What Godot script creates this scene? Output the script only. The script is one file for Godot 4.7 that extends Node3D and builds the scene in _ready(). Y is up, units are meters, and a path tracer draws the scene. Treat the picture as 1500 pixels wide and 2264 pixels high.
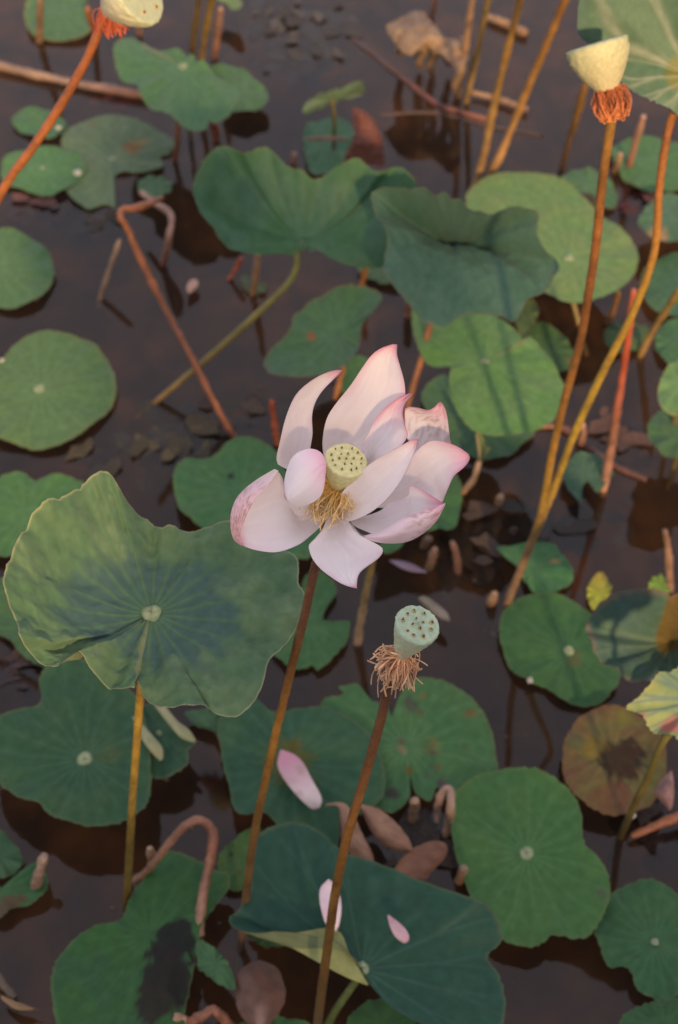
extends Node3D
# A lotus pond seen from its bank. y is up, metres; the water surface is y = 0.

const EYE := Vector3(0, 1.75, 0)
const PITCH := 50.0
const HALF_FOV := 19.0
var fwd := Vector3(0, -sin(deg_to_rad(PITCH)), -cos(deg_to_rad(PITCH)))
var upv := Vector3(0, cos(deg_to_rad(PITCH)), -sin(deg_to_rad(PITCH)))
var taken := {}
var rng := RandomNumberGenerator.new()
var big := FastNoiseLite.new()
var fine := FastNoiseLite.new()
var M := {}
var crumple := 1.0

# ---------------------------------------------------------------- shapes
class Sh:
	var v := PackedVector3Array()
	var c := PackedColorArray()
	var n := PackedVector3Array()
	var i := PackedInt32Array()
	func quad(a: int, b: int, d: int, e: int) -> void:
		i.append_array(PackedInt32Array([a, b, d, a, d, e]))
	func normals() -> void:
		n.resize(v.size())
		n.fill(Vector3.ZERO)
		for t in range(0, i.size(), 3):
			var a := i[t]; var b := i[t + 1]; var d := i[t + 2]
			var m := (v[d] - v[a]).cross(v[b] - v[a])
			n[a] += m; n[b] += m; n[d] += m
		for k in n.size():
			n[k] = n[k].normalized() if n[k].length_squared() > 1e-24 else Vector3.UP
	func mesh(origin: Vector3) -> ArrayMesh:
		if n.size() != v.size(): normals()
		var p := PackedVector3Array()
		p.resize(v.size())
		for k in v.size(): p[k] = v[k] - origin
		var arr := []
		arr.resize(Mesh.ARRAY_MAX)
		arr[Mesh.ARRAY_VERTEX] = p
		arr[Mesh.ARRAY_NORMAL] = n
		arr[Mesh.ARRAY_COLOR] = c
		arr[Mesh.ARRAY_INDEX] = i
		var m := ArrayMesh.new()
		m.add_surface_from_arrays(Mesh.PRIMITIVE_TRIANGLES, arr)
		return m

func ray(px: float, py: float) -> Vector3:
	var k := tan(deg_to_rad(HALF_FOV)) / 1132.0
	return Vector3((px - 750.0) * k, 0, 0) + upv * ((1132.0 - py) * k) + fwd
func hit(px: float, py: float, h: float) -> Vector3:
	var r := ray(px, py)
	return EYE + r * ((h - EYE.y) / r.y)
func at(px: float, py: float, d: float) -> Vector3:
	return EYE + ray(px, py) * d
func depth(p: Vector3) -> float:
	return (p - EYE).dot(fwd)

func rows(s: String) -> Array:
	var out := []
	for w in s.split(" ", false):
		var f := []
		for x in w.split(","): f.append(float(x))
		out.append(f)
	return out

func cr(a, b, c, d, t: float):
	return 0.5 * (2.0 * b + (c - a) * t + (2.0 * a - 5.0 * b + 4.0 * c - d) * t * t + (3.0 * b - a - 3.0 * c + d) * t * t * t)

func spline(p: Array, n: int, closed := false) -> Array:
	var out := []
	var m := p.size()
	var segs := m if closed else m - 1
	for k in n:
		var s := float(k) / (n if closed else n - 1) * segs
		var j := mini(int(s), segs - 1)
		var f := s - j
		if closed: out.append(cr(p[(j - 1 + m) % m], p[j], p[(j + 1) % m], p[(j + 2) % m], f))
		else: out.append(cr(p[maxi(j - 1, 0)], p[j], p[j + 1], p[mini(j + 2, m - 1)], f))
	return out

func even(p: Array, n: int) -> Array:   # n points at even spacing along a polyline
	var dense := spline(p, p.size() * 10)
	var run := [0.0]
	for k in range(1, dense.size()): run.append(run[k - 1] + (dense[k] - dense[k - 1]).length())
	var out := []
	var j := 0
	for k in n:
		var s: float = run[-1] * k / (n - 1)
		while j < dense.size() - 2 and run[j + 1] < s: j += 1
		out.append(dense[j].lerp(dense[j + 1], clampf((s - run[j]) / maxf(run[j + 1] - run[j], 1e-9), 0, 1)))
	return out

func named(called: String) -> String:
	var k: int = taken.get(called, 0)
	taken[called] = k + 1
	return called if k == 0 else "%s_%03d" % [called, k]

func thing(called: String, label: String, category: String, at_: Vector3, group := "") -> Node3D:
	var o := Node3D.new()
	o.name = named(called)
	add_child(o, true)
	o.position = at_
	tag(o, label, category, group)
	return o
func tag(o: Node3D, label: String, category: String, group := "") -> void:
	o.set_meta("label", label)
	o.set_meta("category", category)
	if group: o.set_meta("group", group)

func origin_of(o: Node) -> Vector3:
	var p := Vector3.ZERO
	while o != self:
		p += o.position
		o = o.get_parent()
	return p

func obj(called: String, sh: Sh, m: Material, parent: Node = null) -> MeshInstance3D:
	var o := MeshInstance3D.new()
	if parent == null:
		o.name = named(called)
		var c := Vector3.ZERO
		for p in sh.v: c += p
		c /= sh.v.size()
		o.mesh = sh.mesh(c)
		o.position = c
		add_child(o, true)
	else:
		var taken_here := 0
		for k in parent.get_children():
			if String(k.name) == called or String(k.name).begins_with(called + "_0"): taken_here += 1
		o.name = called if taken_here == 0 else "%s_%03d" % [called, taken_here]
		o.mesh = sh.mesh(origin_of(parent))
		parent.add_child(o, true)
	o.material_override = m
	return o

# a sheet of rows x columns points, given a thickness
func sheet(sh: Sh, pts: Array, cols: Array, under: Array, thick: float, closed: bool) -> void:
	var R := pts.size()
	var N: int = pts[0].size()
	var top := Sh.new()
	for r in R:
		for k in N:
			top.v.append(pts[r][k]); top.c.append(cols[r][k])
	var last := N if closed else N - 1
	for r in R - 1:
		for k in last:
			var k2 := (k + 1) % N
			top.quad(r * N + k, (r + 1) * N + k, (r + 1) * N + k2, r * N + k2)
	top.normals()
	if closed:   # one normal at the centre
		var m := Vector3.ZERO
		for k in N: m += top.n[N + k]
		for k in N: top.n[k] = m.normalized()
	var b := sh.v.size()
	var cnt := R * N
	sh.v.append_array(top.v); sh.c.append_array(top.c); sh.n.append_array(top.n)
	for q in top.i: sh.i.append(b + q)
	for r in R:
		for k in N:
			var q := r * N + k
			var t := thick * (0.35 if r == R - 1 or (not closed and (k == 0 or k == N - 1)) else 1.0)
			sh.v.append(top.v[q] - top.n[q] * t)
			sh.c.append(under[r][k])
			sh.n.append(-top.n[q])
	for t in range(0, top.i.size(), 3):
		sh.i.append_array(PackedInt32Array([b + cnt + top.i[t], b + cnt + top.i[t + 2], b + cnt + top.i[t + 1]]))
	for k in last:
		var k2 := (k + 1) % N
		sh.quad(b + (R - 1) * N + k, b + cnt + (R - 1) * N + k, b + cnt + (R - 1) * N + k2, b + (R - 1) * N + k2)
	if not closed:
		for e in [0, N - 1]:
			for r in R - 1:
				sh.quad(b + r * N + e, b + (r + 1) * N + e, b + cnt + (r + 1) * N + e, b + cnt + r * N + e)
		for k in last:
			sh.quad(b + k, b + k + 1, b + cnt + k + 1, b + cnt + k)

func tube(sh: Sh, p: Array, rad: Array, col: Array, sides := 10, rough := 0.0) -> void:
	var b := sh.v.size()
	var side := Vector3.ZERO
	for k in p.size():
		var dir: Vector3 = (p[mini(k + 1, p.size() - 1)] - p[maxi(k - 1, 0)]).normalized()
		if k == 0: side = dir.cross(Vector3(0.3, 0.2, 1)).normalized()
		side = (side - dir * side.dot(dir)).normalized()
		var other := dir.cross(side)
		var f := float(k) / (p.size() - 1)
		var r: float = mixed(rad, f)
		var c: Color = mixed(col, f)
		for s in sides:
			var a := TAU * s / sides
			var q: Vector3 = p[k] + (side * cos(a) + other * sin(a)) * r
			var w := 1.0 + rough * (big.get_noise_3dv(q * 60.0) + 0.6 * fine.get_noise_3dv(q * 200.0))
			sh.v.append(p[k] + (q - p[k]) * w)
			var g := 1.0 + 0.45 * big.get_noise_3dv(q * 18.0) + 0.3 * fine.get_noise_3dv(q * 90.0) + 0.3 * minf(0.0, big.get_noise_3dv(q * Vector3(150, 40, 150)))
			sh.c.append(Color(c.r * g, c.g * g, c.b * g))
	for k in p.size() - 1:
		for s in sides:
			var s2 := (s + 1) % sides
			sh.quad(b + k * sides + s, b + (k + 1) * sides + s, b + (k + 1) * sides + s2, b + k * sides + s2)
	for e in [0, p.size() - 1]:
		var m := sh.v.size()
		sh.v.append(p[e]); sh.c.append(sh.c[b + e * sides])
		for s in sides:
			var s2 := (s + 1) % sides
			if e == 0: sh.i.append_array(PackedInt32Array([m, b + s, b + s2]))
			else: sh.i.append_array(PackedInt32Array([m, b + e * sides + s2, b + e * sides + s]))

func mixed(a: Array, f: float):
	if a.size() == 1: return a[0]
	var s := f * (a.size() - 1)
	var j := mini(int(s), a.size() - 2)
	return lerp(a[j], a[j + 1], s - j)

func lathe(sh: Sh, o: Vector3, axis: Vector3, prof: Array, cols: Array, sides: int, wob := 0.0, seed_ := 0.0) -> void:
	var b := sh.v.size()
	var u := axis.cross(Vector3(0.1, 0.3, 1)).normalized()
	var w := axis.cross(u)
	for k in prof.size():
		for s in sides:
			var a := TAU * s / sides
			var d := u * cos(a) + w * sin(a)
			var q := 1.0 + wob * big.get_noise_3d(cos(a) * 40.0 + seed_, sin(a) * 40.0, prof[k][1] * 300.0)
			sh.v.append(o + d * (prof[k][0] * q) + axis * (prof[k][1] + wob * 0.01 * big.get_noise_2d(cos(a) * 40 + 9 + seed_, sin(a) * 40)))
			var g := 1.0 + 0.16 * big.get_noise_3dv((d * prof[k][0] + axis * prof[k][1]) * 160.0)
			var c: Color = cols[k]
			sh.c.append(Color(c.r * g, c.g * g, c.b * g))
	for k in prof.size() - 1:
		for s in sides:
			var s2 := (s + 1) % sides
			sh.quad(b + k * sides + s, b + (k + 1) * sides + s, b + (k + 1) * sides + s2, b + k * sides + s2)

# ---------------------------------------------------------------- plants
func px_line(s: String, top: Vector3, base_h := 0.0) -> Array:   # a stem from its top down to the height of its foot
	var r := rows(s)
	var foot := hit(r[-1][0], r[-1][1], base_h)
	var d0 := depth(top)
	var d1 := depth(foot)
	var run := [0.0]
	for k in range(1, r.size()): run.append(run[k - 1] + Vector2(r[k][0] - r[k - 1][0], r[k][1] - r[k - 1][1]).length())
	var out := []
	for k in r.size():
		var t: float = run[k] / run[-1]
		out.append(top if k == 0 else at(r[k][0], r[k][1], 1.0 / lerpf(1.0 / d0, 1.0 / d1, t)))
	var below: Vector3 = (out[-1] - out[-2]).normalized()
	out.append(out[-1] + below * 0.06)
	return out

func leaf(called: String, label: String, cx: float, cy: float, h: float, outline: String, o := {}) -> Node3D:
	var c := hit(cx, cy, h)
	var ol := []
	var bumps := []
	for r in rows(outline):
		var p := hit(r[0], r[1], h + (r[2] if r.size() > 2 else 0.0))
		ol.append(p)
		bumps.append(r[3] if r.size() > 3 else o.get("bump", 0.0))
	var N: int = o.get("n", clampi(ol.size() * 7, 90, 200))
	var R: int = o.get("rings", 18)
	var edge := spline(ol, N, true)
	var eb := spline(bumps, N, true)
	var turn := 0.0
	for k in N: turn += (edge[k].x - c.x) * (edge[(k + 1) % N].z - c.z) - (edge[k].z - c.z) * (edge[(k + 1) % N].x - c.x)
	if turn < 0:
		edge.reverse(); eb.reverse()
	# no fold-overs: the rim runs once round the centre
	var a0 := atan2(edge[0].z - c.z, edge[0].x - c.x)
	var far := 0.0
	var prev := a0
	var run := 0.0
	for k in range(1, N if h < 0.07 else 1):
		var v := Vector2(edge[k].x - c.x, edge[k].z - c.z)
		run += wrapf(v.angle() - prev, -PI, PI)
		prev = v.angle()
		far = clampf(maxf(run, far + 0.0006), 0.0, TAU - 0.0006 * (N - k))
		if absf(far - run) > 1e-5:
			edge[k] = Vector3(c.x + cos(a0 + far) * v.length(), edge[k].y, c.z + sin(a0 + far) * v.length())
	var sd: float = o.get("seed", cx * 0.37 + cy * 0.11)
	var col: Color = o.get("col", Color(0.07, 0.14, 0.055))
	var col2: Color = o.get("col2", col.lerp(Color(0.11, 0.17, 0.05), 0.3))
	var tone: float = o.get("tone", 1.0)
	col = Color(col.r * 0.93 * tone, col.g * 1.07 * tone, col.b * tone)
	col2 = Color(col2.r * 0.93 * tone, col2.g * 1.07 * tone, col2.b * tone)
	var und: Color = o.get("under", Color(0.17, 0.2, 0.1))
	var ecol: Color = o.get("ecol", Color(0.16, 0.16, 0.06))
	var ew: float = o.get("ew", 0.006)
	var vs: float = o.get("veins", 0.36)
	var vcol: Color = o.get("vcol", Color(col.r * 1.35 + 0.02, col.g * 1.3 + 0.02, col.b * 1.4 + 0.02))
	var nv: int = o.get("nv", 19 + int(absf(cx)) % 5)
	var rip: float = o.get("rip", 0.003)
	var rn: float = o.get("ripn", 7.0)
	var k_: float = o.get("cup", 1.5)
	var pk: float = o.get("pucker", 0.0015)
	var jag: float = o.get("jag", 1.0)
	var spots := []
	for s in o.get("spots", []): spots.append([hit(s[0], s[1], h), hit(s[0] + s[2], s[1], h).x - hit(s[0], s[1], h).x, s[3], s[4] if s.size() > 4 else 0.85])
	var pts := []
	var cols := []
	var ucols := []
	for r in R + 1:
		var f := pow(float(r) / R, 0.85)
		var a := []
		var ca := []
		var cu := []
		for k in N:
			var e: Vector3 = edge[k]
			var p := c.lerp(e, f)
			var ang := atan2(e.z - c.z, e.x - c.x)
			p.y = c.y + (e.y - c.y) * pow(f, k_) + eb[k] * sin(PI * pow(clampf(f, 0, 1), o.get("lip", 1.0)))
			var rr := f * Vector2(e.x - c.x, e.z - c.z).length()
			var sv := ang / TAU * nv + 0.25 * sin(sd * 3.0)
			var fv := absf(fposmod(sv, 1.0) - 0.5)
			var fork := maxf(f - 0.55, 0.0) * 0.45
			var dv := absf(fv - fork) * TAU / nv * rr
			var vein := exp(-pow(dv / 0.0016, 2)) * clampf(rr / 0.012, 0, 1) * (1.0 - 0.55 * f)
			var n1 := big.get_noise_3d(p.x * 14.0 + sd, p.z * 14.0, sd)
			var n2 := fine.get_noise_3d(p.x * 60.0, p.z * 60.0, sd)
			p.y += rip * f * f * sin(rn * ang + sd + 1.3 * sin(2.0 * ang + sd)) + pk * (n1 * 1.6 + n2 * 0.35 + 0.9 * big.get_noise_3d(p.x * 34.0, p.z * 34.0, sd + 2.0) * float(o.get("dents", 0.0)) * clampf(f * 1.6 - 0.5 - (p.x - c.x) * 3.0, 0, 1.4)) * smoothstep(0.05, 0.4, f) + vs * 0.0012 * vein
			p += (e - c).normalized() * jag * (0.0025 * fine.get_noise_2d(ang * 22.0 + sd, sd) + 0.001 * fine.get_noise_2d(ang * 90.0, sd)) * f
			a.append(p)
			var cc := col.lerp(col2, clampf(0.38 + 1.1 * n1, 0, 1))
			var g := 1.0 + 0.12 * n2 + 0.07 * fine.get_noise_3d(p.x * 240.0, p.z * 240.0, sd)
			cc = Color(cc.r * g, cc.g * g, cc.b * g)
			if o.has("bloom_and_shade"): cc = cc.lerp(o.bloom_and_shade, 0.85 * (1.0 - smoothstep(0.48, 0.68, f + 0.24 * n1 + 0.05 * n2)))  # waxy bloom, with the shade over the leaf centre painted in
			cc = cc.lerp(vcol, clampf(vs * vein * 1.6, 0, 0.8))
			for s in spots:
				var dd: float = (Vector2(p.x, p.z) - Vector2(s[0].x, s[0].z)).length() / s[1]
				dd *= 1.0 + 0.5 * big.get_noise_3d(p.x * 40, p.z * 40, sd + 4.0) + 0.35 * n2
				cc = cc.lerp(s[2], s[3] * (1.0 - smoothstep(0.8 if s[3] >= 0.9 else 0.55, 1.05, dd)))
			var en := ew * (1.0 + 1.6 * big.get_noise_2d(ang * 9.0, sd + 7.0))
			if en > 0.0: cc = cc.lerp(ecol, smoothstep(1.0 - 2.2 * en, 1.0 - 0.3 * en, f) * o.get("es", 0.35))
			ca.append(cc)
			cu.append(Color(und.r * g, und.g * g, und.b * g).lerp(vcol, clampf(vein * 0.4, 0, 1)))
		pts.append(a); cols.append(ca); ucols.append(cu)
	var root := thing(called, label, o.get("cat", "leaf"), c, o.get("group", "lotus leaves over the pond" if h > 0.06 else "lotus leaves floating on the water"))
	var sh := Sh.new()
	sheet(sh, pts, cols, ucols, o.get("thick", 0.0011), true)
	obj("blade", sh, o.get("mat", M.leaf), root)
	if o.get("dot", 0.0) > 0.0:
		var ds := Sh.new()
		var rd: float = o.dot * (0.66 + 0.16 * sin(sd * 5.0))
		var ax := Vector3(0, 1, 0)
		var yy := c + Vector3(0, 0.0015, 0)
		lathe(ds, yy, ax, [[rd * 1.15, -0.001], [rd, 0.0006], [rd * 0.6, 0.0011], [0.0004, 0.0009]], [col.lerp(Color(0.2, 0.26, 0.13), 0.5), Color(0.2, 0.26, 0.13), Color(0.3, 0.35, 0.2), Color(0.26, 0.3, 0.16)], 14, 0.3, sd)
		obj("centre_spot", ds, M.matt, root)
	if o.has("stem"):
		var top := c - Vector3(0, 0.001, 0)
		var line := px_line("%f,%f %s" % [cx, cy, o.stem], top)
		stem_part(root, line, o.get("sr", [0.005, 0.0055]), o.get("sc", [Color(0.2, 0.17, 0.05), Color(0.22, 0.15, 0.05)]))
	elif h > 0.06:
		stem_part(root, [c - Vector3(0, 0.001, 0), c + Vector3(0.004, -h * 0.5, 0.004), c + Vector3(0, -h - 0.05, 0)], [0.0045], [Color(0.16, 0.15, 0.05), Color(0.14, 0.1, 0.04)])
	return root

func stem_part(root: Node3D, line: Array, rad: Array, col: Array) -> MeshInstance3D:
	var sh := Sh.new()
	var n := clampi(line.size() * 8, 24, 110)
	var thin := []
	for r in rad: thin.append(r * 0.88)
	var fine_line := even(line, n * 2)
	tube(sh, fine_line, thin, col, 12, 0.1)
	for k in n * 2:   # the prickles of a lotus stem
		var p: Vector3 = fine_line[rng.randi_range(2, fine_line.size() - 3)]
		var d := Vector3(rng.randfn(), rng.randfn() * 0.3, rng.randfn()).normalized()
		tube(sh, [p + d * float(thin[0]) * 0.8, p + d * (float(thin[0]) + 0.0011)], [0.0007, 0.0001], [col[0], col[0] * 0.6], 4)
	return obj("stem", sh, M.stem, root)

func stalk(label: String, s: String, h0: float, h1: float, r0: float, r1: float, col: Array, called := "broken_stalk", hm := -1.0) -> Node3D:
	# a stalk of its own from a height h0 at the first point to h1 at the last; hm: the height at its bend
	var r := rows(s)
	var run := [0.0]
	for k in range(1, r.size()): run.append(run[k - 1] + Vector2(r[k][0] - r[k - 1][0], r[k][1] - r[k - 1][1]).length())
	var line := []
	for k in r.size():
		var t: float = run[k] / run[-1]
		var h := lerpf(h0, h1, t)
		if r[k].size() > 2: h = r[k][2]
		elif hm >= 0.0: h = lerpf(h, hm, sin(PI * t))
		line.append(hit(r[k][0], r[k][1], h))
	if called == "broken_stalk":
		r0 *= 0.8; r1 *= 0.85
	var thick_ := [r0 * 0.7]
	for k in 9: thick_.append(lerpf(r0, r1, k / 8.0) * rng.randf_range(0.78, 1.12))
	var sh := Sh.new()
	tube(sh, even(line, clampi(r.size() * 10, 24, 90)), thick_, col, 12, 0.3)
	var o := obj(called, sh, M.stem)
	tag(o, label, "stalk", "dry stalks standing and lying in the pond")
	return o

func petal(sh: Sh, D: float, left: String, right: String, dl: Array, dr: Array, bulge: float, col: Callable, thick := 0.0009, nl := 40, nw := 20, sharp := 1.0) -> void:
	var a := []
	var b := []
	for r in rows(left): a.append(Vector3(r[0], r[1], 0))
	for r in rows(right): b.append(Vector3(r[0], r[1], 0))
	a = even(a, nl); b = even(b, nl)
	var pts := []
	var cols := []
	var uc := []
	for k in nl:
		var t := float(k) / (nl - 1)
		var p := at(a[k].x, a[k].y, D + smooth_mix(dl, t))
		var q := at(b[k].x, b[k].y, D + smooth_mix(dr, t))
		var row := []
		var rc := []
		var ru := []
		var w: Vector3 = q - p
		var bl := bulge * sin(PI * pow(clampf(t, 0, 1), 0.8)) + bulge * 0.25
		for s in nw:
			var u := float(s) / (nw - 1)
			var m := p + w * u + fwd * (bl * 4.0 * u * (1.0 - u) * (1.0 if w.length() > 0.004 else w.length() / 0.004))
			var n1 := big.get_noise_3dv(m * 22.0)
			m += fwd * (0.0016 * crumple * n1 + 0.0011 * (crumple - 1.0) * fine.get_noise_3dv(m * 70.0)) + w * (0.05 * (crumple - 1.0) / 3.0 * fine.get_noise_2d(t * 24.0, 5.0 + u)) + fwd * 0.00045 * (sin(u * 34.0 + 2.0 * n1) + 0.5 * sin(u * 77.0 + 4.0 * n1)) * sin(PI * u)
			row.append(m)
			var cc: Color = col.call(t, u, m)
			rc.append(cc)
			ru.append(cc)
		pts.append(row); cols.append(rc); uc.append(ru)
	sheet(sh, pts, cols, uc, thick, false)

func smooth_mix(a: Array, t: float) -> float:
	var s := t * (a.size() - 1)
	var j := mini(int(s), a.size() - 2)
	return cr(a[maxi(j - 1, 0)], a[j], a[j + 1], a[mini(j + 2, a.size() - 1)], s - j)

func pink(t0: float, edge: float, base := Color(0.935, 0.89, 0.865), tip := Color(0.82, 0.34, 0.45)) -> Callable:
	return func(t: float, u: float, p: Vector3) -> Color:
		var e := absf(u - 0.5) * 2.0
		var n := big.get_noise_3dv(p * 30.0)
		var k := smoothstep(t0, 1.02, t + 0.06 * n) * 0.75 + edge * smoothstep(0.72, 1.0, e + 0.12 * n) * smoothstep(0.35, 0.9, t)
		var vein := 0.5 + 0.5 * sin(u * 62.0 + 3.0 * n)
		var c := base.lerp(Color(0.84, 0.64, 0.68), 0.1 * vein + 0.14 * (0.5 + 0.5 * sin(u * 131.0 + 5.0 * n)) + 0.16 * clampf(n, 0, 1) + 0.1 * t)
		c = c.lerp(Color(0.84, 0.74, 0.52), 0.5 * (1.0 - smoothstep(0.0, 0.22, t)))
		return c.lerp(tip, clampf(k, 0, 0.95))

func withered(f: Callable, t0: float, amount: float) -> Callable:
	return func(t: float, u: float, p: Vector3) -> Color:
		var c: Color = f.call(t, u, p)
		var n := big.get_noise_3dv(p * Vector3(60, 60, 60)) + 0.7 * fine.get_noise_2d(u * 130.0, t * 9.0)
		var streak := n + 0.55 * sin(u * 58.0 + 5.0 * n) + 0.25
		var k := smoothstep(t0, t0 + 0.4, t) * smoothstep(0.15, 0.9, streak) * amount
		return c.lerp(Color(0.36, 0.2, 0.13), k)

func seed_pod(parent: Node3D, o: Vector3, top: Vector3, rt: float, rb: float, cs: Array, seeds: Array, belly: float, sdd: float) -> void:
	var ax := (top - o).normalized()
	var L := (top - o).length()
	var sh := Sh.new()
	var prof := []
	var cols := []
	for k in 15:
		var t := k / 14.0
		prof.append([lerpf(rb, rt, lerpf(pow(t, 0.85), sin(t * PI * 0.5), belly)), L * t * 0.93])
		cols.append(cs[0].lerp(cs[1], t))
	for e in [[1.012, 0.955], [1.0, 0.985], [0.97, 1.0], [0.9, 1.008], [0.75, 1.012], [0.5, 1.015], [0.25, 1.016], [0.01, 1.016]]:
		prof.append([rt * e[0], L * e[1]]); cols.append(cs[2])
	lathe(sh, o, ax, prof, cols, 48, 0.07, sdd)
	var pod := obj("seed_pod", sh, M.matt, parent)
	var u := ax.cross(Vector3(0.1, 0.3, 1)).normalized()
	var w := ax.cross(u)
	for ring in seeds:
		for k in int(ring[0]):
			var a: float = TAU * (k + ring[2]) / ring[0] + rng.randf_range(-0.12, 0.12)
			var rr: float = ring[1] * rt * rng.randf_range(0.95, 1.05)
			var c := o + ax * (L * 1.014) + (u * cos(a) + w * sin(a)) * rr
			var ss := Sh.new()
			var q: float = ring[3]
			lathe(ss, c, ax, [[q, -0.0004], [q * 0.85, 0.0005], [q * 0.55, 0.0004], [q * 0.4, 0.0009], [q * 0.2, 0.0013], [0.00005, 0.0014]],
				[Color(0.45, 0.38, 0.16), Color(0.55, 0.42, 0.14), Color(0.45, 0.28, 0.07), Color(0.16, 0.06, 0.02), Color(0.13, 0.045, 0.02), Color(0.13, 0.04, 0.02)], 10, 0.3, a * 9.0)
			obj("seed", ss, M.matt, pod)

func strand(sh: Sh, p0: Vector3, dir: Vector3, length: float, droop: Vector3, r: float, col: Color, tip: Color) -> void:
	var p := []
	var bend := Vector3(rng.randf_range(-1, 1), rng.randf_range(-1, 1), rng.randf_range(-1, 1)) * length * 0.8
	for k in 8:
		var t := k / 7.0
		p.append(p0 + dir * (length * t) + droop * (t * t * length) + bend * sin(t * PI) * 0.4)
	tube(sh, p, [r, r * 0.8, r * 0.75, r * 0.8, r * 1.5, r * 1.3], [col, col, tip], 5, 0.0)

func loose_petal(called: String, label: String, left: String, right: String, h: float, bulge: float, col: Callable, dl := [0.0, 0.0, 0.0], dr := [0.0, 0.0, 0.0], group := "petals fallen on leaves and water") -> void:
	var r := rows(left)
	var mid: Array = r[r.size() / 2]
	var D := depth(hit(mid[0], mid[1], h))
	# lies on its support: give every point the depth of the level through it
	var a: Array = r
	var b := rows(right)
	var fl := []
	var fr := []
	for k in 5:
		var t := k / 4.0
		var i0: Array = a[clampi(int(round(t * (a.size() - 1))), 0, a.size() - 1)]
		var i1: Array = b[clampi(int(round(t * (b.size() - 1))), 0, b.size() - 1)]
		fl.append(depth(hit(i0[0], i0[1], h + smooth_mix(dl, t))) - D)
		fr.append(depth(hit(i1[0], i1[1], h + smooth_mix(dr, t))) - D)
	var sh := Sh.new()
	petal(sh, D, left, right, fl, fr, bulge, col, 0.0008, 26, 14)
	var o := obj(called, sh, M.petal)
	tag(o, label, "petal", group)

func plain(a: Color, b: Color, freq := 40.0) -> Callable:
	return func(t: float, u: float, p: Vector3) -> Color:
		var n := big.get_noise_3dv(p * freq) + 0.5 * fine.get_noise_2d(u * 90.0, t * 6.0)
		return a.lerp(b, clampf(0.5 + n, 0, 1) * 0.7 + 0.3 * t)

func noise_tex(freq: float, lo: Color, hi: Color, normal := false, strength := 2.0, kind := FastNoiseLite.TYPE_SIMPLEX_SMOOTH, size := 512, oct := 4) -> NoiseTexture2D:
	var n := FastNoiseLite.new()
	n.seed = int(freq * 1000.0) + size
	n.noise_type = kind
	n.frequency = freq
	n.fractal_octaves = oct
	var t := NoiseTexture2D.new()
	t.width = size; t.height = size
	t.seamless = true
	t.noise = n
	if normal:
		t.as_normal_map = true
		t.bump_strength = strength
	else:
		var g := Gradient.new()
		g.set_color(0, lo); g.set_color(1, hi)
		t.color_ramp = g
	return t

func surface(rough: float, tex_scale: float, alb: Texture2D, nor: Texture2D, nscale: float, rim := 0.0) -> StandardMaterial3D:
	var m := StandardMaterial3D.new()
	m.vertex_color_use_as_albedo = true
	m.roughness = rough
	m.cull_mode = BaseMaterial3D.CULL_DISABLED
	m.uv1_triplanar = true
	m.uv1_scale = Vector3.ONE * tex_scale
	if alb: m.albedo_texture = alb
	if nor:
		m.normal_enabled = true
		m.normal_texture = nor
		m.normal_scale = nscale
	if rim > 0.0:
		m.rim_enabled = true
		m.rim = rim
		m.rim_tint = 0.3
	return m

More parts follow.
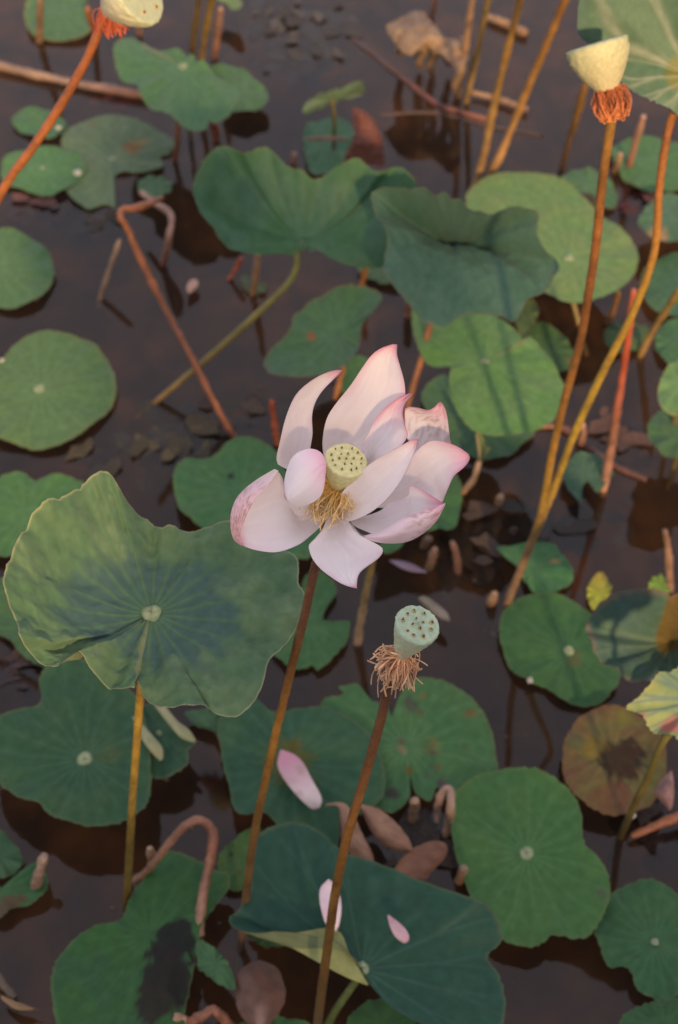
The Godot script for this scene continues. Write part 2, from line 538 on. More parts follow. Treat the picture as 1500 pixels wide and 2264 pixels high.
func _ready() -> void:
	# ------------------------------------------------------------ camera, sky, sun, exposure
	var cam := Camera3D.new()
	cam.name = "camera"
	add_child(cam)
	cam.position = EYE
	cam.rotation_degrees = Vector3(-PITCH, 0, 0)
	cam.fov = HALF_FOV * 2.0
	cam.near = 0.05
	cam.far = 200.0
	var lens := CameraAttributesPhysical.new()
	lens.frustum_focal_length = 12.0 / tan(deg_to_rad(HALF_FOV))
	lens.frustum_focus_distance = 1.20
	lens.frustum_near = 0.05
	lens.frustum_far = 200.0
	lens.exposure_aperture = 4.2
	cam.attributes = lens
	cam.fov = HALF_FOV * 2.0
	cam.current = true
	var env := Environment.new()
	env.background_mode = Environment.BG_SKY
	var sky := Sky.new()
	var sm := ProceduralSkyMaterial.new()
	sm.sky_top_color = Color(0.56, 0.56, 0.67).linear_to_srgb()
	sm.sky_horizon_color = Color(0.97, 0.89, 0.97).linear_to_srgb()
	sm.sky_curve = 0.35
	sm.ground_bottom_color = Color(0.05, 0.045, 0.03).linear_to_srgb()
	sm.ground_horizon_color = Color(0.10, 0.09, 0.07).linear_to_srgb()
	sm.sun_angle_max = 25.0
	sm.sun_curve = 0.1
	sky.sky_material = sm
	env.sky = sky
	env.tonemap_mode = Environment.TONE_MAPPER_LINEAR
	env.tonemap_exposure = 1.27
	env.sdfgi_enabled = true
	env.ssao_enabled = true
	env.ssil_enabled = true
	var we := WorldEnvironment.new()
	we.name = "world_environment"
	we.environment = env
	add_child(we)
	var sun := DirectionalLight3D.new()
	sun.name = "sun"
	sun.light_color = Color(1.0, 0.66, 0.34).linear_to_srgb()
	sun.light_energy = 1.4
	sun.light_angular_distance = 2.5
	sun.shadow_enabled = true
	add_child(sun)
	var el := deg_to_rad(27.0)
	var az := deg_to_rad(12.0)
	sun.look_at_from_position(Vector3(sin(az) * cos(el), sin(el), cos(az) * cos(el)) * 5.0, Vector3.ZERO)

	rng.seed = 7
	big.seed = 11
	big.frequency = 1.0
	big.fractal_octaves = 3
	fine.seed = 23
	fine.frequency = 1.0
	fine.fractal_octaves = 2

	# ------------------------------------------------------------ materials
	var soft := noise_tex(0.012, Color(0.86, 0.88, 0.86), Color(1, 1, 1))
	var fuzz := noise_tex(0.05, Color.BLACK, Color.WHITE, true, 3.0)
	var cells := noise_tex(0.03, Color.BLACK, Color.WHITE, true, 2.0, FastNoiseLite.TYPE_CELLULAR, 512, 2)
	M.leaf = surface(0.55, 9.0, soft, fuzz, 0.35, 0.08)
	M.leaf.metallic_specular = 0.3
	M.velvet = surface(0.6, 14.0, soft, cells, 0.3, 0.15)
	M.velvet.metallic_specular = 0.33
	M.dead = surface(0.75, 14.0, noise_tex(0.02, Color(0.6, 0.58, 0.55), Color(1, 1, 1)), fuzz, 0.8)
	M.stem = surface(0.5, 30.0, noise_tex(0.02, Color(0.7, 0.66, 0.62), Color(1, 1, 1)), fuzz, 0.6)
	M.matt = surface(0.65, 30.0, soft, fuzz, 0.3)
	M.petal = surface(0.55, 20.0, null, fuzz, 0.12, 0.2)
	M.petal.backlight_enabled = true
	M.petal.backlight = Color(0.45, 0.34, 0.34)
	M.thread = surface(0.6, 30.0, null, null, 0.0)

	# ------------------------------------------------------------ the pond
	var bed := MeshInstance3D.new()
	bed.name = "pond_bed"
	var bm := PlaneMesh.new()
	bm.size = Vector2(80, 80)
	bed.mesh = bm
	bed.position = Vector3(0, -0.16, -6)
	var bmat := StandardMaterial3D.new()
	bmat.albedo_texture = noise_tex(0.01, Color(0.15, 0.08, 0.028), Color(0.46, 0.28, 0.11), false, 1.0, FastNoiseLite.TYPE_SIMPLEX_SMOOTH, 1024, 6)
	bmat.uv1_triplanar = true
	bmat.uv1_world_triplanar = true
	bmat.uv1_scale = Vector3.ONE * 0.7
	bmat.roughness = 0.9
	bed.material_override = bmat
	bed.set_meta("kind", "structure")
	add_child(bed)
	var water := MeshInstance3D.new()
	water.name = "water"
	var wm := PlaneMesh.new()
	wm.size = Vector2(80, 80)
	water.mesh = wm
	water.position = Vector3(0, 0, -6)
	var wmat := StandardMaterial3D.new()
	wmat.albedo_color = Color(0.016, 0.010, 0.006, 0.55).linear_to_srgb()
	wmat.albedo_color.a = 0.5
	wmat.transparency = BaseMaterial3D.TRANSPARENCY_ALPHA
	wmat.roughness = 0.02
	wmat.metallic_specular = 0.43
	wmat.normal_enabled = true
	wmat.normal_texture = noise_tex(0.012, Color.BLACK, Color.WHITE, true, 1.0, FastNoiseLite.TYPE_SIMPLEX_SMOOTH, 512, 2)
	wmat.normal_scale = 0.07
	wmat.uv1_triplanar = true
	wmat.uv1_world_triplanar = true
	wmat.uv1_scale = Vector3.ONE * 1.3
	water.material_override = wmat
	water.set_meta("kind", "structure")
	add_child(water)

	bank_and_shade_bush(Vector3(sin(az) * cos(el), sin(el), cos(az) * cos(el)))
	far_leaves()
	mid_leaves()
	near_leaves()
	raised_leaves()
	stalks()
	pods()
	lotus_flower()
	fallen()
	litter()

# ---------------------------------------------------------------- what stands in the pond
func far_leaves() -> void:
	var G := Color(0.075, 0.14, 0.065)
	leaf("lotus_leaf", "round leaf with a yellowed edge at the far corner, near the dipping seed head", 130, 22, 0.01, "60,0 54,32 65,70 92,85 140,89 185,82 206,60 202,28 185,-10 165,-40 110,-50 72,-32", {col = G, ecol = Color(0.4, 0.26, 0.02), ew = 0.03})
	leaf("lotus_leaf", "lobed leaf held above the water, pale dot at its centre, behind the floating tan stalk", 405, 148, 0.16, "290,78 308,88 318,108 360,107 400,115 440,133 465,148 477,162 500,180 525,198 532,213 520,240 505,262 476,270 463,264 455,278 430,285 402,280 385,265 350,246 325,229 308,206 303,186 270,172 255,140 252,110 265,87", {col = Color(0.08, 0.155, 0.07), dot = 0.011, cup = 2.0, rip = 0.006})
	leaf("lotus_leaf", "small greyish leaf tucked under the rim of the lobed raised leaf", 530, 195, 0.03, "470,150 500,143 526,147 548,160 572,180 592,205 590,230 562,244 530,247 503,240 485,200", {col = G})
	leaf("lotus_leaf", "small oval leaf half under the long orange stem of the dipping seed head", 118, 276, 0.01, "27,265 40,246 75,238 110,243 140,260 145,280 130,299 100,305 70,300 40,285", {col = Color(0.06, 0.13, 0.065)})
	leaf("lotus_leaf", "flat oval leaf that the long orange stem crosses, touching the grey leaf", 95, 372, 0.012, "2,370 15,345 50,330 100,325 150,329 180,345 190,374 175,400 140,420 110,432 70,425 25,412 5,395", {col = Color(0.075, 0.16, 0.065), dot = 0.007})
	leaf("lotus_leaf", "grey-green leaf with a brown burn spot and a torn bite in its rim", 250, 352, 0.006, "140,300 165,275 210,258 260,256 310,265 350,285 380,305 385,325 375,340 355,346 362,360 352,376 300,380 258,384 255,408 268,424 292,424 308,440 300,452 290,456 262,462 240,450 215,455 195,462 160,440 145,420 150,400 165,380 150,350 137,322", {col = Color(0.12, 0.155, 0.095), dot = 0.01, spots = [[292, 325, 26, Color(0.2, 0.09, 0.02)], [310, 312, 22, Color(0.25, 0.17, 0.03), 0.5], [205, 275, 16, Color(0.16, 0.13, 0.05), 0.5]]})
	leaf("lotus_leaf", "torn-off lobe of the grey-green leaf, under the elbow of the pale bent stalk", 344, 414, 0.008, "306,402 318,392 345,389 375,399 379,420 352,437 325,441 308,426", {col = Color(0.075, 0.13, 0.07)})
	leaf("lotus_leaf", "green leaf with a thin stalk across it, beside the reddish dead leaf", 712, 322, 0.01, "672,310 680,276 720,262 768,265 786,298 776,350 740,380 700,386 680,365", {col = Color(0.055, 0.12, 0.065)})
	leaf("lotus_leaf", "narrow leaf seen edge-on with a dark underside, above the reddish dead leaf", 735, 218, 0.12, "669,248,-0.02 682,220,0.0 720,203,0.02 770,190,0.03 801,183,0.035 806,206,-0.01 780,216,-0.01 740,226,-0.015 700,241,-0.02 680,254,-0.03", {col = Color(0.085, 0.15, 0.09), under = Color(0.1, 0.15, 0.09), ecol = Color(0.16, 0.07, 0.04), ew = 0.05})
	leaf("lotus_leaf", "tiny green leaf cut by the top edge of the photo near the olive stems", 512, 2, 0.05, "478,-4 500,6 512,18 530,22 536,8 520,-20 490,-24", {col = Color(0.12, 0.16, 0.07), dot = 0.0})
	leaf("lotus_leaf", "large leaf glowing yellow-green behind the ruffled funnel leaf", 1258, 572, 0.10, "1030,440 1050,405 1090,385 1140,380 1200,387 1250,402 1295,440 1340,480 1390,520 1411,560 1405,600 1370,640 1320,660 1270,668 1220,655 1180,640 1100,600 1040,520", {col = Color(0.12, 0.19, 0.07), col2 = Color(0.15, 0.19, 0.075), dot = 0.012, stem = "1262,640 1280,715"})
	leaf("lotus_leaf", "small leaf with a dark rotten patch, next to the stem of the yellow seed pod", 1300, 405, 0.01, "1240,395 1270,376 1310,374 1345,394 1365,428 1357,458 1320,456 1280,432", {col = Color(0.06, 0.12, 0.06), spots = [[1295, 440, 26, Color(0.05, 0.025, 0.02), 0.9]]})
	leaf("lotus_leaf", "leaf behind two broken stubs, below the pod and the tall upright leaf", 1440, 362, 0.012, "1352,330 1380,308 1430,303 1500,315 1560,350 1540,410 1470,424 1400,412 1365,376", {col = Color(0.06, 0.13, 0.055)})
	leaf("lotus_leaf", "bluish leaf at the edge with an upturned brown tip, behind the golden stem", 1470, 478, 0.05, "1413,490 1425,462 1450,440 1500,430 1560,478 1540,520 1500,530 1440,528", {col = Color(0.06, 0.115, 0.075), spots = [[1455, 520, 26, Color(0.3, 0.18, 0.09), 0.8]]})
	leaf("lotus_leaf", "shaded leaf at the edge with an olive stem leaning over it", 1490, 628, 0.012, "1416,620 1440,580 1500,560 1550,590 1555,680 1470,695 1430,672", {col = Color(0.045, 0.1, 0.06)})
	leaf("lotus_leaf", "little olive leaf seen through the gap between the two golden stems", 1385, 744, 0.01, "1335,740 1350,716 1390,708 1425,720 1436,745 1415,771 1375,779 1345,766", {col = Color(0.06, 0.09, 0.04)})
	leaf("lotus_leaf", "leaf at the edge between the olive stem and the folded two-toned leaf", 1490, 755, 0.012, "1449,750 1465,720 1500,705 1540,720 1540,790 1490,806 1457,782", {col = Color(0.045, 0.105, 0.05)})
	leaf("lotus_leaf", "dull green leaf behind the sunlit two-lobed leaf, by the golden stems", 1215, 768, 0.01, "1150,735 1175,716 1205,716 1242,736 1266,770 1276,800 1262,816 1232,820 1190,810 1160,780", {col = Color(0.05, 0.095, 0.04), spots = [[1262, 800, 14, Color(0.2, 0.12, 0.05), 0.6]]})
	leaf("lotus_leaf", "pale sliver of leaf between the wide wavy leaf and the ruffled funnel leaf", 845, 595, 0.012, "790,590 820,565 850,560 900,598 885,625 830,622", {col = Color(0.09, 0.13, 0.06)})
	leaf("lotus_leaf", "browned scrap of leaf below the drooping margin of the funnel leaf", 1163, 695, 0.04, "1136,690 1160,672 1182,660 1192,690 1176,720 1150,736", {col = Color(0.06, 0.09, 0.04), ecol = Color(0.2, 0.11, 0.04), ew = 0.06})
	leaf("lotus_leaf", "sunken scrap of leaf by the tan stub and the olive slanting stem", 562, 630, 0.004, "532,614 545,606 570,618 592,632 586,648 560,650 540,640", {col = Color(0.06, 0.07, 0.04)})

func mid_leaves() -> void:
	leaf("lotus_leaf", "round leaf cut by the edge, above the one with a notch and a pale dot", -5, 592, 0.012, "0,508 30,508 70,525 105,555 120,595 112,630 85,660 40,680 0,678 -60,650 -90,590 -60,530", {col = Color(0.075, 0.135, 0.06)})
	leaf("lotus_leaf", "round flat leaf with a small notch, olive edge and pale dot, alone on open water", 88, 860, 0.012, "5,792 24,766 60,742 100,733 150,737 200,755 230,785 252,825 257,865 245,900 215,930 180,960 130,985 80,992 30,980 -10,966 -40,920 -55,870 -45,812 -12,802", {col = Color(0.088, 0.145, 0.062), dot = 0.011, ecol = Color(0.22, 0.16, 0.05), ew = 0.02})
	leaf("lotus_leaf", "green leaf with a wavy far edge peeking out behind the big dented leaf", 60, 1140, 0.02, "0,1055 50,1045 80,1060 130,1049 180,1062 202,1090 185,1180 100,1222 20,1230 -60,1200 -80,1120", {col = Color(0.06, 0.135, 0.05)})
	leaf("lotus_leaf", "dim leaf under the rim of the big dented leaf, cut by the edge", 60, 1385, 0.012, "-30,1290 20,1280 80,1330 140,1400 150,1462 105,1477 60,1456 20,1416 -20,1380", {col = Color(0.05, 0.1, 0.045)})
	leaf("lotus_leaf", "leaf with a small hole behind the flower, where the bent orange stalk ends", 530, 1090, 0.03, "383,1060 392,1030 417,1012 450,1013 480,1001 500,980 540,966 580,972 610,1000 640,1050 700,1120 716,1170 690,1230 660,1240 600,1230 520,1190 450,1165 410,1140 390,1105", {tone = 0.95, col = Color(0.055, 0.13, 0.055), spots = [[510, 1054, 9, Color(0.015, 0.02, 0.012), 0.9]]})
	leaf("lotus_leaf", "leaf mostly hidden under the folded lower petal of the lotus flower", 940, 1110, 0.02, "880,1040 960,1020 1012,1050 1021,1105 1005,1165 952,1172 905,1190 880,1216 845,1222 838,1150", {col = Color(0.05, 0.12, 0.05)})
	leaf("lotus_leaf", "cupped oval leaf with rust-brown edge specks just above the lotus flower", 745, 735, 0.10, "642,722,0.02 655,695,0.02 690,665,0.025 740,638,0.03 790,629,0.03 830,639,0.03 845,660,0.03 826,690,0.02 801,720,0.015 795,760,0.01 790,776,0.01 770,802,0.01 720,825,0.01 660,836,0.01 610,833,0.02 590,822,0.02 584,800,0.02 600,770,0.02 625,746,0.02", {tone = 0.90, col = Color(0.06, 0.125, 0.06), col2 = Color(0.07, 0.13, 0.085), cup = 1.7, ecol = Color(0.25, 0.1, 0.04), ew = 0.012, spots = [[690, 748, 14, Color(0.22, 0.08, 0.04)], [645, 716, 8, Color(0.25, 0.12, 0.06)]], stem = "750,800 752,850"})
	leaf("lotus_leaf", "scrap of green leaf seen between the two tallest petals of the flower", 790, 820, 0.02, "752,800 790,788 830,800 838,860 800,880 756,868", {col = Color(0.05, 0.12, 0.05)})
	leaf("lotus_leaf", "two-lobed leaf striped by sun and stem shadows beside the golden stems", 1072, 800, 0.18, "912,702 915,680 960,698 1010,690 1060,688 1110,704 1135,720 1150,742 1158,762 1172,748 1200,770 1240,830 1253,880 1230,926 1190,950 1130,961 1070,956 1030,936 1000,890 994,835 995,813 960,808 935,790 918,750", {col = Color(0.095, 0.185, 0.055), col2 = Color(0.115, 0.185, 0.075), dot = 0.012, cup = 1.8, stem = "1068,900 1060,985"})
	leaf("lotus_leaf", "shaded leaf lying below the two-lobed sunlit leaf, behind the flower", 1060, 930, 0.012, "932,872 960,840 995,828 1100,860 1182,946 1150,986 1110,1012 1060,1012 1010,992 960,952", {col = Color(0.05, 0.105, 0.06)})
	leaf("lotus_leaf", "unopened leaf with pale rolled edges pointing down at the water", 1086, 990, 0.06, "1055,960,0.05 1075,975,0.03 1090,985,0.02 1100,975,0.04 1118,958,0.06 1108,1000,0.0 1095,1035,-0.03 1085,1054,-0.04 1074,1050,-0.04 1066,1010,0.0", {col = Color(0.07, 0.13, 0.04), ecol = Color(0.3, 0.24, 0.16), ew = 0.12, es = 1.0})
	leaf("lotus_leaf", "torn bluish leaf with a ragged near edge at the foot of the red stalk", 1290, 1045, 0.02, "1244,1050 1265,1010 1300,1000 1330,1010 1341,1035 1356,1045 1347,1062 1322,1090 1311,1074 1296,1064 1288,1084 1300,1098 1290,1117 1280,1110 1262,1088", {col = Color(0.05, 0.1, 0.07)})
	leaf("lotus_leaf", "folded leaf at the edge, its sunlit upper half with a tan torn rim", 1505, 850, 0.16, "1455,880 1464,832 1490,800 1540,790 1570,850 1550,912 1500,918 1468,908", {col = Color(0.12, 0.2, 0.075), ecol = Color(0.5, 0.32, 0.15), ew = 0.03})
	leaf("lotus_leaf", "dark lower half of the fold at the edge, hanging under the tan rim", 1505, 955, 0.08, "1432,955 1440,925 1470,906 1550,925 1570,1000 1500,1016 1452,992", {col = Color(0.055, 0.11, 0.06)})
	leaf("lotus_leaf", "pointed small leaf with a tan blemish crossed by the grey foot of the golden stems", 1175, 1262, 0.012, "1099,1208 1150,1203 1190,1195 1225,1205 1250,1230 1267,1265 1260,1290 1220,1312 1185,1309 1160,1286 1150,1262 1120,1236", {col = Color(0.045, 0.12, 0.05), spots = [[1226, 1240, 10, Color(0.3, 0.16, 0.06)]]})
	leaf("lotus_leaf", "deep green round leaf between the small pointed leaf and the ribbed blue leaf", 1258, 1440, 0.012, "1104,1400 1115,1350 1150,1320 1210,1310 1260,1325 1300,1350 1340,1400 1370,1460 1368,1510 1350,1534 1330,1556 1290,1560 1240,1545 1208,1521 1180,1510 1140,1490 1115,1450", {tone = 0.82, col = Color(0.042, 0.115, 0.042), dot = 0.010, spots = [[1270, 1462, 24, Color(0.1, 0.09, 0.03), 0.6]]})
	leaf("lotus_leaf", "yellow leaf with a dark split behind the ribbed blue leaf", 1325, 1310, 0.01, "1299,1312 1310,1280 1335,1268 1352,1300 1347,1342 1310,1348", {col = Color(0.25, 0.24, 0.03), col2 = Color(0.3, 0.16, 0.04)})
	leaf("lotus_leaf", "small yellow-green leaf behind the ribbed blue leaf, at the thin tan stalk", 1460, 1294, 0.01, "1436,1290 1455,1272 1478,1280 1480,1310 1445,1318", {col = Color(0.17, 0.24, 0.04)})
	leaf("lotus_leaf", "leaf with deep bites in its near edge, under the foot of the flower stem", 680, 1380, 0.012, "700,1262 735,1280 745,1310 722,1345 716,1370 742,1376 770,1370 771,1410 742,1450 705,1480 690,1470 650,1478 612,1452 600,1428 640,1380 665,1330 670,1285", {tone = 0.88, col = Color(0.055, 0.13, 0.05)})
	leaf("lotus_leaf", "brown and red mottled dying leaf in front of the striped yellow leaf", 1350, 1665, 0.03, "1244,1680 1255,1620 1290,1580 1340,1560 1400,1570 1450,1610 1476,1670 1466,1740 1430,1786 1380,1801 1330,1796 1280,1766 1250,1726", {col = Color(0.13, 0.11, 0.035), col2 = Color(0.15, 0.07, 0.035), cup = 2.5, ecol = Color(0.17, 0.05, 0.035), ew = 0.06, spots = [[1375, 1680, 52, Color(0.035, 0.018, 0.012), 0.9], [1310, 1650, 30, Color(0.2, 0.13, 0.02), 0.7], [1270, 1640, 30, Color(0.08, 0.1, 0.04), 0.6], [1385, 1590, 28, Color(0.16, 0.15, 0.03), 0.7], [1350, 1760, 50, Color(0.16, 0.05, 0.03), 0.6]]})

func near_leaves() -> void:
	leaf("lotus_leaf", "wide dark leaf with a pale dot in front of and below the big dented leaf", 188, 1678, 0.07, "92,1535 86,1505 100,1478 140,1455 200,1460 260,1500 312,1560 330,1640 333,1740 320,1785 280,1815 220,1825 160,1820 110,1800 85,1775 50,1768 10,1740 -30,1690 -40,1630 -10,1590 40,1565 80,1558", {tone = 0.74, col = Color(0.042, 0.105, 0.055), dot = 0.011, spots = [[245, 1668, 30, Color(0.08, 0.11, 0.035), 0.5]]})
	var cu := leaf("lotus_leaf", "small leaf whose two sides roll inward into pale strips, behind the yellow stem", 352, 1622, 0.05, "264,1549 300,1560 345,1556 400,1600 432,1636 416,1660 416,1690 382,1714 342,1719 326,1702 352,1682 310,1640 285,1600", {tone = 0.80, col = Color(0.04, 0.1, 0.055), ecol = Color(0.3, 0.27, 0.12), ew = 0.02, dot = 0.007})
	curled(cu, "264,1547 290,1585 318,1640 352,1680 360,1678", "270,1552 305,1590 336,1625 358,1652 361,1676", 0.066)
	curled(cu, "340,1556 365,1590 400,1630 430,1642", "362,1556 390,1592 416,1612 433,1636", 0.068)
	leaf("lotus_leaf", "dark leaf holding the pink fallen petal on a yellowed patch", 648, 1690, 0.035, "482,1600 510,1538 560,1538 605,1573 660,1568 720,1561 780,1590 830,1640 851,1710 845,1765 800,1802 756,1802 746,1870 700,1882 640,1852 590,1800 543,1803 519,1788 504,1730 490,1670", {tone = 0.80, col = Color(0.04, 0.105, 0.058), spots = [[640, 1690, 62, Color(0.1, 0.1, 0.018), 0.85], [650, 1650, 22, Color(0.13, 0.1, 0.015), 0.6]]})
	leaf("lotus_leaf", "small leaf with a straw-coloured tip under the near rim of the big dented leaf", 465, 1600, 0.02, "411,1575 460,1566 512,1578 516,1640 494,1646 470,1616 430,1602", {col = Color(0.05, 0.105, 0.055), spots = [[492, 1634, 18, Color(0.3, 0.22, 0.1), 0.8]]})
	leaf("lotus_leaf", "ragged leaf with brown holes and specks behind the stem of the blue-green seed head", 900, 1650, 0.02, "714,1549 760,1535 748,1520 790,1510 801,1530 790,1545 800,1557 830,1548 855,1560 866,1584 876,1560 905,1510 950,1498 1000,1510 1050,1550 1085,1610 1100,1680 1091,1720 1000,1770 985,1744 965,1746 950,1772 920,1752 908,1718 905,1762 870,1796 840,1790 780,1760 730,1690 705,1600", {col = Color(0.06, 0.135, 0.052), ecol = Color(0.16, 0.1, 0.04), ew = 0.012, spots = [[890, 1655, 12, Color(0.25, 0.17, 0.1), 0.8], [886, 1640, 9, Color(0.12, 0.06, 0.05)], [868, 1755, 19, Color(0.05, 0.03, 0.035)], [910, 1560, 22, Color(0.07, 0.05, 0.05), 0.7], [930, 1575, 11, Color(0.12, 0.06, 0.03), 0.7], [1040, 1580, 12, Color(0.2, 0.08, 0.03), 0.7], [955, 1645, 22, Color(0.16, 0.15, 0.04), 0.6], [970, 1697, 12, Color(0.12, 0.07, 0.04)], [935, 1540, 9, Color(0.2, 0.12, 0.03), 0.7], [975, 1732, 16, Color(0.08, 0.045, 0.06)], [1025, 1648, 9, Color(0.1, 0.06, 0.04), 0.7], [960, 1666, 9, Color(0.13, 0.07, 0.04), 0.7], [905, 1705, 14, Color(0.13, 0.1, 0.02)], [945, 1717, 9, Color(0.1, 0.06, 0.05), 0.7]]})
	leaf("lotus_leaf", "large smooth mid-green leaf with one pale dot, overlapping the ragged spotted leaf", 1165, 1887, 0.035, "1000,1760 1020,1740 1060,1712 1110,1698 1160,1697 1210,1710 1260,1745 1284,1790 1291,1862 1320,1890 1345,1930 1351,1970 1336,2020 1310,2060 1280,2076 1228,2070 1185,2092 1140,2086 1100,2070 1080,2040 1050,2000 1033,1960 1010,1900 1000,1850 997,1800", {col = Color(0.055, 0.13, 0.042), dot = 0.0105, spots = [[1330, 1975, 16, Color(0.09, 0.08, 0.06), 0.6]]})
	leaf("lotus_leaf", "leaf with a nibbled side and pale dot, against the large smooth leaf", 1448, 2084, 0.02, "1345,1985 1375,1960 1420,1945 1460,1950 1500,1975 1540,2020 1560,2100 1530,2180 1490,2208 1450,2205 1410,2190 1395,2150 1376,2136 1346,2136 1325,2090 1315,2040", {tone = 0.85, col = Color(0.045, 0.115, 0.048), dot = 0.009})
	leaf("lotus_leaf", "dark leaf cut off by the lower corner, below the nibbled leaf", 1470, 2275, 0.02, "1373,2255 1410,2225 1460,2212 1520,2212 1580,2260 1550,2330 1450,2340 1385,2310", {tone = 0.80, col = Color(0.04, 0.1, 0.04)})
	var fo := leaf("lotus_leaf", "big blue-green leaf folded over at its near side to show a pale straw underside", 800, 2142, 0.12, "508,2032,-0.01 528,2010 552,1960,0.0 548,1890,0.01 560,1850,0.015 610,1828,0.02 660,1820,0.02 710,1838,0.02 762,1880,0.02 880,1925,0.02 1040,1985,0.02 1086,2010,0.01 1106,2050,0.0 1109,2085,-0.01 1078,2116,-0.012 1102,2150,-0.01 1117,2200,-0.01 1113,2260,-0.01 1060,2290,-0.01 960,2275,-0.005 880,2237,0.0 822,2178,0.002 790,2128,0.015 742,2080,0.03 640,2064,0.025 560,2064,0.01 520,2054,0.0", {tone = 0.68, col = Color(0.034, 0.095, 0.068), col2 = Color(0.038, 0.105, 0.07), cup = 1.6, dot = 0.011, n = 220, rings = 26, veins = 0.45, stem = "792,2162 745,2230 715,2285", sc = [Color(0.12, 0.17, 0.05)]})
	curled(fo, "590,2062 650,2062 742,2054 775,2110 815,2176", "592,2066 650,2098 712,2132 760,2158 812,2178", 0.128, Color(0.33, 0.34, 0.13), Color(0.24, 0.25, 0.09))
	leaf("lotus_leaf", "broad leaf rotted black over one half, below the arched brown stalk", 330, 2070, 0.05, "360,1890 392,1885 440,1900 472,1920 505,1930 508,1960 480,2002 456,2032 442,2062 436,2110 420,2180 410,2240 400,2300 300,2340 170,2330 136,2280 120,2240 113,2180 120,2130 160,2080 205,2050 245,2042 272,2024 284,1996 302,1960 330,1925", {tone = 0.80, col = Color(0.045, 0.12, 0.035), col2 = Color(0.04, 0.1, 0.05), veins = 0.2, spots = [[385, 2078, 52, Color(0.014, 0.014, 0.011), 0.95], [372, 2145, 56, Color(0.016, 0.014, 0.012), 0.95], [352, 2215, 50, Color(0.022, 0.016, 0.014), 0.95], [408, 2180, 40, Color(0.012, 0.014, 0.01), 0.9]]})
	leaf("lotus_leaf", "little pointed leaf at the end of the arched brown stalk", 476, 2130, 0.05, "436,2074 470,2094 506,2130 522,2180 511,2191 450,2152 436,2128", {col = Color(0.05, 0.115, 0.055), ecol = Color(0.08, 0.05, 0.02), ew = 0.03})
	leaf("lotus_leaf", "leaf at the edge with a browned near rim and a pale stub standing on it", -8, 1975, 0.02, "-60,1950 0,1960 40,1930 82,1905 101,1930 106,1966 72,1996 30,2008 0,2030 -40,2020", {tone = 0.80, col = Color(0.045, 0.12, 0.045), spots = [[20, 2010, 40, Color(0.1, 0.05, 0.03), 0.8]]})
	leaf("lotus_leaf", "dark leaf at the edge just above the one carrying the pale stub", -5, 1890, 0.012, "-40,1842 0,1836 22,1855 46,1886 51,1912 30,1932 0,1944 -40,1920", {col = Color(0.036, 0.085, 0.045)})
	leaf("lotus_leaf", "freckled olive leaf squeezed between the flower stem and the arched stalk", 535, 1900, 0.012, "575,1830 540,1842 500,1872 481,1912 498,1960 530,1968 570,1940 590,1880", {col = Color(0.045, 0.095, 0.028), spots = [[512, 1890, 8, Color(0.03, 0.03, 0.02)], [530, 1930, 7, Color(0.1, 0.06, 0.02)], [525, 1870, 5, Color(0.12, 0.08, 0.02)]]})
	leaf("lotus_leaf", "dark green leaf in the shade under the folded blue-green leaf", 850, 2265, 0.02, "768,2268 800,2222 850,2207 902,2240 922,2292 830,2312", {col = Color(0.03, 0.085, 0.03)})
	leaf("lotus_leaf", "rim of a green leaf just showing in front of the dark brown bract", 610, 2278, 0.02, "532,2264 600,2247 682,2262 700,2300 600,2320 530,2300", {col = Color(0.05, 0.12, 0.045)})
	leaf("lotus_leaf", "olive leaf in the shadow beneath the pale folded underside", 590, 2072, 0.015, "546,2060 600,2055 640,2072 618,2092 580,2090", {col = Color(0.045, 0.08, 0.025)})

func curled(root: Node3D, a: String, b: String, h: float, c1 := Color(0.36, 0.35, 0.2), c2 := Color(0.26, 0.27, 0.13)) -> void:
	var sh := Sh.new()
	var l := rows(a); var r := rows(b)
	var D := depth(hit(l[0][0], l[0][1], h))
	var fl := []; var fr := []
	for k in 4:
		var p: Array = l[int(round(k / 3.0 * (l.size() - 1)))]
		var q: Array = r[int(round(k / 3.0 * (r.size() - 1)))]
		fl.append(depth(hit(p[0], p[1], h)) - D)
		fr.append(depth(hit(q[0], q[1], h)) - D)
	petal(sh, D, a, b, fl, fr, -0.004, plain(c1, c2), 0.0008, 24, 9)
	obj("rolled_edge", sh, M.leaf, root)

